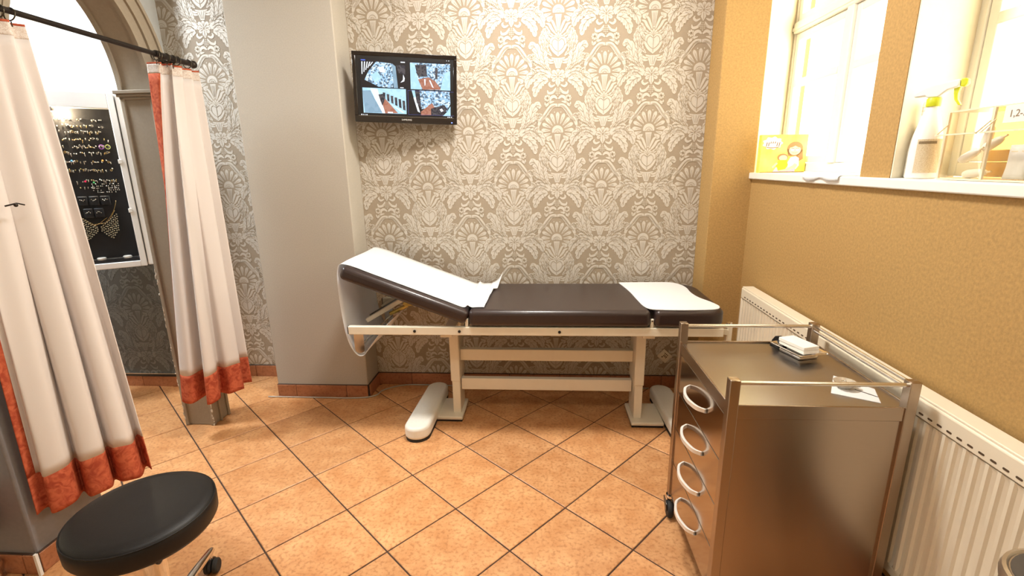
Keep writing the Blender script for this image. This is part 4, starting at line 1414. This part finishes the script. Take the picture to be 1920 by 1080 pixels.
# ================================================================== socket and cable
sk = thing('wall_socket', (.795, 2.9995, .222), 'small white socket tilted on the wall behind the trolley', 'socket')
ca, sa = math.cos(R(-42)), math.sin(R(-42))
ux, uz = Vector((ca, 0, sa)), Vector((-sa, 0, ca))
MB().obox((0, -.005, 0), ux * .037, (0, .005, 0), uz * .033).build('cover_plate', M['enamel'], sk, bevel=0.003)
MB().obox((0, -.0108, 0), ux * .021, (0, .001, 0), uz * .021).build('insert', M['cream'], sk, bevel=0.001)
for k, (a, b, c, d) in enumerate(((-.004, .017, .016, .0022), (-.010, .002, .0025, .008), (0.0, .002, .0025, .008), (.010, .002, .0025, .008), (-.012, -.013, .004, .004))):
    MB().obox(ux * a + uz * b + Vector((0, -.0122, 0)), ux * c, (0, .0006, 0), uz * d).build('slot', M['slot'], sk)
cbp = catmull([(-1.79, 2.772, .005), (-1.71, 2.772, .005), (-1.44, 2.770, .005), (-1.20, 2.772, .005), (-1.09, 2.81, .005), (-1.06, 2.89, .005), (-.95, 2.965, .005), (-.79, 2.975, .005), (-.5, 2.965, .005), (.1, 2.97, .005), (.70, 2.968, .005)], 90)
tag(MB(cbp[0]).tube(cbp, .004, 8).build('power_cable', mat('grey_cable', (.48, .45, .40), .5, var=.1, scale=30), smooth=0), 'thin grey cable lying along the foot of the column', 'cable')
# ================================================================== things on the window sill
SZ = 1.3875
pb = thing('picture_box', (1.262, 2.71, SZ), 'flat yellow picture box with a drawn long haired woman on the sill', 'box', rotz=R(4))
M['yellow'] = mat('sunny_yellow_print', (.92, .74, .06), .45, var=.12, scale=12, color2=(.96, .84, .22))
MB().box(-.122, .122, 0, .030, 0, .192).build('box', M['yellow'], pb, bevel=0.002)
P_ = {'white': mat('print_white', (.88, .86, .80), .5, var=.02), 'hair': mat('print_hair_brown', (.42, .22, .08), .5, var=.05), 'skin': mat('print_skin', (.85, .66, .44), .5, var=.03),
      'line': mat('print_line_brown', (.22, .09, .03), .5, var=.05), 'gold': mat('print_deep_yellow', (.80, .60, .02), .5, var=.1), 'lilac': mat('print_lilac', (.62, .50, .66), .5, var=.05)}


def ell(cx, cy, rx, ry, a0=0, a1=360, n=22):
    return [(cx + rx * math.cos(R(a0 + (a1 - a0) * k / n)), cy + ry * math.sin(R(a0 + (a1 - a0) * k / n))) for k in range(n if a1 - a0 == 360 else n + 1)]


def pr(name, pl, m_, lay):
    """flat print on the box front, coordinates 0..1 across and up"""
    MB().slab([((x - .5) * .244, y * .192) for x, y in pl], (0, -.0004 - lay * .00025, 0), (1, 0, 0), (0, 0, 1), .0003).build(name, P_[m_], pb)


pr('print_cloud', [(.24 + (.205 + .018 * math.cos(9 * t)) * math.cos(t), .78 + (.16 + .016 * math.cos(9 * t)) * math.sin(t)) for t in [k * 2 * PI / 60 for k in range(60)]], 'white', 0)
for k in range(7):
    x = .10 + .045 * k
    h_ = .10 if k in (0, 1, 5, 6) else .05
    b = .70 if k in (0, 1, 5, 6) else .77
    pr('print_stroke', [(x, b), (x + .018, b), (x + .03, b + h_), (x + .012, b + h_)], 'line', 1)
pr('print_stroke', [(.06, .70), (.14, .655), (.24, .645), (.36, .66), (.42, .70), (.34, .675), (.24, .665), (.14, .675)], 'line', 1)
pr('print_hair', ell(.735, .62, .172, .195) + [], 'hair', 0)
pr('print_hair', [(.80, .62), (.905, .60), (.93, .36), (.86, .30), (.78, .34)], 'hair', 0)
pr('print_hair', [(.57, .62), (.66, .60), (.68, .42), (.60, .44)], 'hair', 0)
pr('print_face', [(.735 + .125 * math.cos(t), .585 + (.135 if math.sin(t) > 0 else .125) * math.sin(t)) for t in [k * 2 * PI / 30 for k in range(30)]], 'skin', 1)
pr('print_fringe', [(.60, .66), (.735, .80), (.735, .705), (.66, .66)], 'hair', 2)
pr('print_fringe', [(.735, .80), (.87, .66), (.81, .66), (.735, .705)], 'hair', 2)
for cx in (.685, .785):
    pr('print_eye', ell(cx, .60, .036, .036), 'white', 3)
    pr('print_eyelid', ell(cx, .605, .036, .036, 10, 170) + ell(cx, .60, .036, .028, 170, 10), 'line', 4)
pr('print_mouth', ell(.735, .545, .06, .035, 190, 350) + ell(.735, .552, .06, .035, 350, 190), 'line', 3)
pr('print_dress', [(.66, .40), (.76, .43), (.84, .38), (.86, .18), (.80, .08), (.62, .10), (.60, .26)], 'white', 1)
pr('print_lap', [(.30, .02), (.78, .02), (.78, .12), (.60, .14), (.36, .14)], 'lilac', 2)
pr('print_creature', ell(.49, .40, .115, .10), 'hair', 2)
pr('print_creature', ell(.50, .385, .09, .075), 'skin', 3)
pr('print_pot', [(.41, .33), (.58, .33), (.62, .20), (.56, .06), (.42, .05), (.37, .18)], 'gold', 4)
pr('print_arm', [(.82, .20), (.78, .12), (.58, .04), (.45, .03), (.44, .06), (.57, .09), (.72, .18), (.76, .24)], 'skin', 5)
pr('print_arm', [(.27, .15), (.36, .27), (.40, .24), (.30, .11)], 'skin', 5)
pr('print_base_line', q4(.02, .008, .98, .018), 'line', 5)

ss = thing('loose_sheet', (1.15, 2.10, SZ), 'loose white sheet hanging over the front edge of the sill', 'paper')
rows = []
for i in range(13):
    y = 1.965 + .27 * i / 12
    dr = .010 + .012 * math.sin(i * .9) * (i / 12) + .006
    rows.append([(1.24, y, SZ + .001), (1.16, y, SZ + .0012), (1.134, y, SZ + .002), (1.128, y, SZ - .004), (1.127 - .004 * math.sin(i * .7), y, SZ - dr)])
MB(ss.location).grid(rows).build('sheet', M['paper'], ss, smooth=0, solid=.0008)


def spray(name, x, y, label, head, sc=1.0, rot=0.0):
    b = thing(name, (x, y, SZ), label, 'bottle', 'bottles on the sill', rotz=rot)
    M_ = M['white_plastic']
    body = [(.0, 0), (.036, 0), (.040, .004), (.040, .09), (.036, .13), (.026, .175), (.017, .205), (.0145, .212), (.0145, .222)]
    MB().lathe([(r_ * sc, h * sc) for r_, h in body], n=32).build('body', M_, b, smooth=40)
    if head:
        MB().lathe([(.0175, .214), (.0185, .217), (.0185, .236), (.016, .239), (.0, .239)], n=24).build('collar', M['lime'], b, smooth=40)
        hp_ = [(-.050, .244), (-.052, .256), (-.036, .266), (-.014, .277), (.060, .284), (.061, .262), (.034, .256), (.022, .246), (.014, .239), (-.014, .239), (-.022, .246)]
        MB().slab(hp_, (0, .013, 0), (1, 0, 0), (0, 0, 1), .026).build('trigger_head', M_, b, bevel=0.004)
        MB().slab([(.061, .262), (.061, .284), (.072, .285), (.078, .280), (.078, .268), (.072, .262)], (0, .009, 0), (1, 0, 0), (0, 0, 1), .018).build('nozzle', M['lime'], b, bevel=0.003)
        MB().slab([(.046, .262), (.062, .262), (.058, .245), (.060, .228), (.070, .212), (.064, .211), (.052, .228), (.048, .245)], (0, .006, 0), (1, 0, 0), (0, 0, 1), .012).build('trigger', M['lime'], b, bevel=0.002)
        lab = [[Vector((.0405 * math.cos(a), .0405 * math.sin(a), z)) for a in [R(-95 + 9 * k) for k in range(12)]] for z in (.018, .118)]
        lb = MB().grid(lab).build('label', mat('printed_bottle_label', (.80, .72, .55), .6, var=.0, scale=400, color2=(.52, .40, .22), stretch=(1, 1, 2.5)), b, smooth=0)
        tp = MB().grid([[Vector((.0408 * math.cos(a), .0408 * math.sin(a), z)) for a in [R(-90 + 8 * k) for k in range(9)]] for z in (.104, .112)])
        tp.build('label_heading', M['print'], lb, smooth=0)
    else:
        MB().lathe([(.017, .212 * sc), (.0175, .225 * sc), (.0175, .250 * sc), (.015, .256 * sc), (.0, .257 * sc)], n=24).build('cap', M_, b, smooth=40)
        for z in (.226, .238):
            MB().tube([(.0178 * math.cos(2 * PI * k / 24), .0178 * math.sin(2 * PI * k / 24), z * sc) for k in range(24)], .0009, 6, closed=True).build('cap_ridge', M['cream'], b, smooth=0)
    return b


spray('spray_bottle', 1.19, 1.640, 'white trigger spray bottle with lime green nozzle on the sill', True, 1.0, R(-62))
spray('bottle', 1.232, 1.712, 'plain white bottle standing behind the spray bottle', False, .92)

og = thing('acrylic_organiser', (1.225, 1.34, SZ), 'clear acrylic two bin organiser with handwritten label on the sill', 'organiser')
oo = og.location
OX0, OX1, OY0, OY1, OZ0, OZ1, ODV = 1.165, 1.285, 1.125, 1.540, SZ + .0005, 1.578, 1.392
MB(oo).box(OX1 - .003, OX1, OY0, OY1, OZ0, OZ1).build('back_panel', M['acrylic_back'], og)
MB(oo).box(OX0, OX1, OY0, OY1, OZ0, OZ0 + .004).build('bottom_panel', M['acrylic_edge'], og)
MB(oo).box(OX0, OX1, OY0, OY1, OZ1 - .004, OZ1).build('top_panel', M['acrylic_edge'], og)
for y in (OY0, ODV, OY1 - .003):
    sd = MB(oo).box(OX0 + .004, OX1 - .004, y, y + .003, OZ0 + .004, OZ1 - .004).build('side_panel', M['acrylic'], og)
    MB(oo).box(OX0 - .001, OX0 + .005, y - .002, y + .005, OZ0 + .003, OZ1 - .003).build('front_edge', M['acrylic_edge'], sd)
for (a, b) in ((OY0 + .006, ODV - .004), (ODV + .008, OY1 - .006)):
    f_ = MB(oo)
    f_.add([(OX0, a, OZ0 + .006), (OX0, b, OZ0 + .006), (OX0 - .03, b, 1.512), (OX0 - .03, a, 1.512),
            (OX0 + .002, a, OZ0 + .006), (OX0 + .002, b, OZ0 + .006), (OX0 - .028, b, 1.512), (OX0 - .028, a, 1.512)],
           [(0, 1, 2, 3), (4, 7, 6, 5), (0, 4, 5, 1), (1, 5, 6, 2), (2, 6, 7, 3), (3, 7, 4, 0)])
    flp = f_.build('tilt_flap', M['acrylic'], og)
    MB(oo).box(OX0 - .032, OX0 - .027, a, b, 1.510, 1.514).build('flap_edge', M['acrylic_edge'], flp)
    for y in (a, b):
        MB(oo).bar((OX0 - .029, y, 1.512), (OX0 + .004, y, 1.545), .002, .003).build('flap_edge', M['acrylic_edge'], flp)
lb = MB(oo).box(OX0 - .0016, OX0 - .0004, 1.235, 1.362, 1.533, 1.574).build('paper_label', M['paper'], og)
text_mesh('1,2-3,', .024, M['print'], 'handwriting', lb,
          Matrix.Translation(Vector((OX0 - .0018, 1.322, 1.553)) - oo) @ Matrix(((0, 0, -1, 0), (-1, 0, 0, 0), (0, 1, 0, 0), (0, 0, 0, 1))))
# contents
caps = [((1.21, 1.505, 1.402), (1.21, 1.43, 1.410)), ((1.205, 1.520, 1.44), (1.20, 1.455, 1.470)), ((1.22, 1.47, 1.470), (1.22, 1.415, 1.50)), ((1.245, 1.50, 1.47), (1.245, 1.485, 1.535))]
capl = ['white plastic tube lying on the floor of the left organiser bin', 'white plastic tube slanting in the middle of the left organiser bin', 'white plastic tube leaning high against the organiser divider', 'upright frosted tube at the back of the left organiser bin']
for (a, b), l in zip(caps, capl):
    t = thing('plastic_tube', a, l, 'tube', 'plastic tubes in the organiser')
    a, b = Vector(a), Vector(b)
    MB(a).tube([a.lerp(b, s) for s in (0, .06, .2, .5, .75, .92, 1)], [.004, .009, .012, .012, .0105, .0075, .003], 14).build('body', M['white_plastic'], t, smooth=60)
    e = (b - a).normalized()
    MB(a).tube([b, b + e * .012], .0028, 8).build('tip', M['cream'], t, smooth=40)
for (x, y, z, h_, w_, tl_, m_, l) in ((1.262, 1.335, SZ + .006, .155, .075, .10, 'blue_wrap', 'tall pale blue sterile packet at the back of the right organiser bin'),
                                     (1.225, 1.270, SZ + .006, .115, .09, .12, 'white_plastic', 'upright white pack in the right organiser bin'),
                                     (1.195, 1.335, SZ + .006, .085, .055, .16, 'paper', 'short white card at the front of the right organiser bin'),
                                     (1.212, 1.245, SZ + .006, .060, .10, .14, 'blue_wrap', 'low pale blue packet at the front of the right organiser bin')):
    t = thing('sterile_packet', (x, y, z), l, 'packet', 'packets in the organiser')
    rows = [[(tl_ * k * h_ / 6 * .5 + (.002 * math.sin(j * 2 + k)), -w_ / 2 + w_ * j / 6, h_ * k / 6) for j in range(7)] for k in range(7)]
    MB().grid(rows).build('wrapper', M[m_], t, smooth=0, solid=.006)
    MB().box(-.0035 + tl_ * h_ * .42, -.001 + tl_ * h_ * .42, -w_ / 2, w_ / 2, h_ * .80, h_ * .83).build('seal_line', M['cream'], t)

# ================================================================== jewellery display case in the side room
CS = .97
CP = Vector((-2.44 * CS, 2.86 * CS, 0))
cang = math.atan2(.574, .82)


def cz(z):
    return 1.45 + (z - 1.45) * CS


dc = thing('display_case', (CP.x, CP.y, cz(.87)), 'white framed glass display case with black back seen through the arch', 'display case', rotz=cang)


def lz(z):
    return cz(z) - cz(.87)


L0, L1, BZ0, BZ1 = -.60, -.083, .93, 1.80
MB().box(L0, .018, .055, .10, 0, lz(1.885)).build('back_box', M['case_white'], dc, bevel=0.003)
MB().box(L0 + .03, L1 + .02, .050, .056, lz(BZ0), lz(BZ1)).build('back_board', M['velvet'], dc)
f_ = MB()
f_.box(L0, L0 + .035, 0, .055, 0, lz(1.885)).box(L1, -.052, 0, .055, 0, lz(1.885))
f_.box(L0 + .035, L1, 0, .055, lz(BZ1), lz(1.885)).box(L0 + .035, L1, 0, .055, 0, lz(.905))
f_.build('frame', M['case_white'], dc, bevel=0.003)
f_ = MB()
f_.box(-.046, -.004, .004, .050, .004, lz(1.875))
f_.build('side_frame', M['case_white'], dc, bevel=0.003)
MB().box(-.004, .004, .012, .016, .01, lz(1.86)).build('side_glass', M['glass'], dc)
MB().box(-.001, .018, .020, .050, -.004, lz(1.885)).build('side_post', M['case_white'], dc, bevel=0.002)
MB().box(L0 + .035, L1, .010, .013, lz(.905), lz(BZ1)).build('pane', M['glass'], dc)
MB().box(L0 + .03, L1, .012, .052, lz(.905), lz(.925)).build('shelf', M['velvet'], dc)
for z in (1.503, 1.215):
    MB().box(L1 - .006, L1 + .012, -.004, .004, lz(z) - .012, lz(z) + .012).build('clip', M['white_plastic'], dc, bevel=0.002)
MB().tube([(-.01, .0, .02), (-.01, -.02, .02), (.012, -.02, .005)], .006, 10).build('catch', M['chrome'], dc, smooth=40)
sp_ = MB().lathe([(.022, 0), (.024, -.008), (.020, -.018), (.0, -.018)], (-.33, .030, lz(1.797)), 20).build('spot_housing', M['alu'], dc, smooth=40)
MB().lathe([(.0, -.0185), (.015, -.0185), (.0, -.020)], (-.33, .030, lz(1.797)), 16).build('spot_lens', mat('warm_spot_lens', (.9, .8, .6), .3, emit=(1, .8, .5), estr=12), sp_)
for (x, d_) in ((-.15, .05), (-.40, .12)):
    MB().box(x - .015, x + .015, .10, .10 + d_, lz(1.6), lz(1.63)).build('wall_bracket', M['alu'], dc)
sl = bpy.data.lights.new('case_spot_light', 'POINT')
sl.energy = 5.0
sl.color = (1, .78, .5)
sl.shadow_soft_size = .015
slo = bpy.data.objects.new('case_spot_light', sl)
slo.location = (-.30, .028, lz(1.765))
slo.parent = dc
col.objects.link(slo)

Rm = Matrix.Rotation(cang, 4, 'Z')


def cw(s, y, z):
    """case coordinates to world"""
    return CP + (Rm @ Vector((s, y, 0))) + Vector((0, 0, cz(z)))


def px(x, y):
    """position on the board from its place in the display"""
    return -.315 + (x - 150) * .00254 + (392 - y) * .00018, 1.734 - (y - 224) * .00297


rz_ = [1.737, 1.704, 1.672, 1.63, 1.588, 1.553, 1.505, 1.458, 1.395, 1.354]
jl = {'silver': MB(cw(-.3, .045, 1.5)), 'goldj': MB(cw(-.3, .045, 1.5))}
rs = random.Random(3)
for ri, z in enumerate(rz_):
    s = -.45
    while s < -.115:
        dens = .75 if ri in (4, 5, 6, 7, 8) else .5
        if rs.random() < dens:
            key = 'goldj' if rs.random() < .25 else 'silver'
            zz_ = z + rs.uniform(-.006, .006)
            kind_ = rs.random()
            if kind_ < .45:
                jl[key].sphere(cw(s, .045, zz_), (.0042, .0042, .0042), 6, 4)
            elif kind_ < .8:
                jl[key].sphere(cw(s, .045, zz_), (.0036, .0036, .0036), 6, 4).tube([cw(s, .045, zz_), cw(s + rs.uniform(-.002, .002), .045, zz_ - rs.uniform(.008, .018))], .0021, 5)
            else:
                jl[key].tube([cw(s + .0045 * math.cos(2 * PI * k / 8), .045, zz_ + .0055 * math.sin(2 * PI * k / 8)) for k in range(8)], .0017, 4, closed=True)
        s += rs.uniform(.006, .0095)
for r_ in range(5):
    for k in range(14):
        if rs.random() < .7:
            jl['silver'].sphere(cw(-.235 + k * .009 + rs.uniform(-.002, .002), .045, 1.375 - r_ * .012), .0036, 6, 4)
tag(jl['silver'].build('stud_jewellery', M['silver'], smooth=0), 'rows of tiny silver studs and rings pinned on the black board', 'jewellery', kind='stuff')
tag(jl['goldj'].build('stud_jewellery', M['goldj'], smooth=0), 'tiny gold studs scattered among the silver rows on the board', 'jewellery', kind='stuff')
for (s, z, c, nm) in ((-.157, 1.588, (.45, .10, .65), 'violet'), (-.128, 1.588, (.70, .75, .25), 'pale yellow')):
    o = cw(s, .046, z)
    tag(MB(o).tube([cw(s + .0105 * math.cos(2 * PI * k / 20), .046, z + .0115 * math.sin(2 * PI * k / 20)) for k in range(20)], .0022, 6, closed=True).build('hoop_ring', mat(nm.replace(' ', '_') + '_hoop', c, .3, .3, var=.05), smooth=0),
        nm + ' hoop ring pinned on the black display board', 'ring', 'coloured hoop rings')
for (s, z, c, nm) in ((-.335, 1.503, (.1, .35, .8), 'blue'), (-.30, 1.51, (.15, .5, .9), 'sky blue'), (-.165, 1.51, (.9, .4, .05), 'orange'), (-.262, 1.392, (.8, .02, .12), 'red'), (-.225, 1.385, (.1, .6, .2), 'green')):
    o = cw(s, .045, z)
    tag(MB(o).sphere(o, .0055, 10, 6).build('gem_stud', mat(nm.replace(' ', '_') + '_gem', c, .15, var=.05), smooth=0), nm + ' gem stud among the silver rows', 'stud', 'coloured gem studs')
pads = [(px(x, 378), k) for k, x in enumerate((139, 158, 178, 198))] + [(px(x, 402), k + 4) for k, x in enumerate((165, 184))]
pl_ = ['first ring pad from the curtain in the upper row of four', 'second ring pad from the curtain in the upper row of four', 'third ring pad from the curtain in the upper row of four', 'fourth ring pad from the curtain in the upper row of four',
       'ring pad under the gap of the upper row nearer the curtain', 'lower ring pad nearer the white frame']
for (sz, k) in pads:
    s, z = sz
    t = thing('ring_pad', cw(s, .049, z - .028), 'black ' + pl_[k], 'ring pad', 'black ring pads', rotz=cang)
    MB().box(-.0225, .0225, -.014, 0, .002, .056).build('cushion', mat('black_pad', (.02, .02, .022), .4, var=.3, scale=60), t, bevel=0.005)
    jw = MB()
    for q in range(4):
        jw.sphere((-.010 + .0065 * q, -.0155, .034 + .004 * math.sin(q * 2 + k)), .0032, 6, 4)
    jw.build('jewel', M['silver'], t, smooth=0)
# bib necklace
nk = thing('bib_necklace', cw(px(180, 430)[0], .045, px(180, 430)[1]), 'gold bead bib necklace hanging at the bottom of the black board', 'necklace')
no = nk.location
for a, b, c in (((137, 388), (150, 408), (176, 428)), ((217, 378), (208, 402), (186, 430)), ((150, 408), (172, 426), (196, 412)), ((212, 398), (196, 420), (170, 424))):
    P3 = [cw(*((px(*q)[0], .044, px(*q)[1]))) for q in (a, b, c)]
    MB(no).tube(catmull(P3, 14), .0016, 6).build('chain', M['goldj'], nk, smooth=0)
bd = MB(no)
for side in (-1, 1):
    for i in range(9):
        t = i / 8
        x_ = 180 + side * (4 + 30 * t)
        ytop = 430 - 24 * t
        ybot = 438 + (16 * (t / .6) if t < .6 else 16 - 16 * (t - .6) / .4)
        n_ = max(2, int((ybot - ytop) / 4.2))
        for k in range(n_ + 1):
            s, z = px(x_, ytop + (ybot - ytop) * k / n_)
            bd.sphere(cw(s + (.002 if k % 2 else 0), .043, z), .0042, 6, 4)
bd.build('bead_net', mat('pale_gold_beads', (.72, .62, .42), .3, .7, var=.2, scale=200), nk, smooth=0, kind='stuff')
for x_, l in ((176, 'white disc on the case shelf nearer the curtain'), (224, 'white disc on the case shelf nearer the white frame')):
    s = px(x_, 482)[0]
    t = thing('white_disc', cw(s, .032, .9252), 'small ' + l, 'disc', 'white discs on the case shelf')
    MB().lathe([(.0, 0), (.020, 0), (.022, .003), (.022, .011), (.018, .014), (.0, .015)], n=24).build('disc', M['white_plastic'], t, smooth=40)
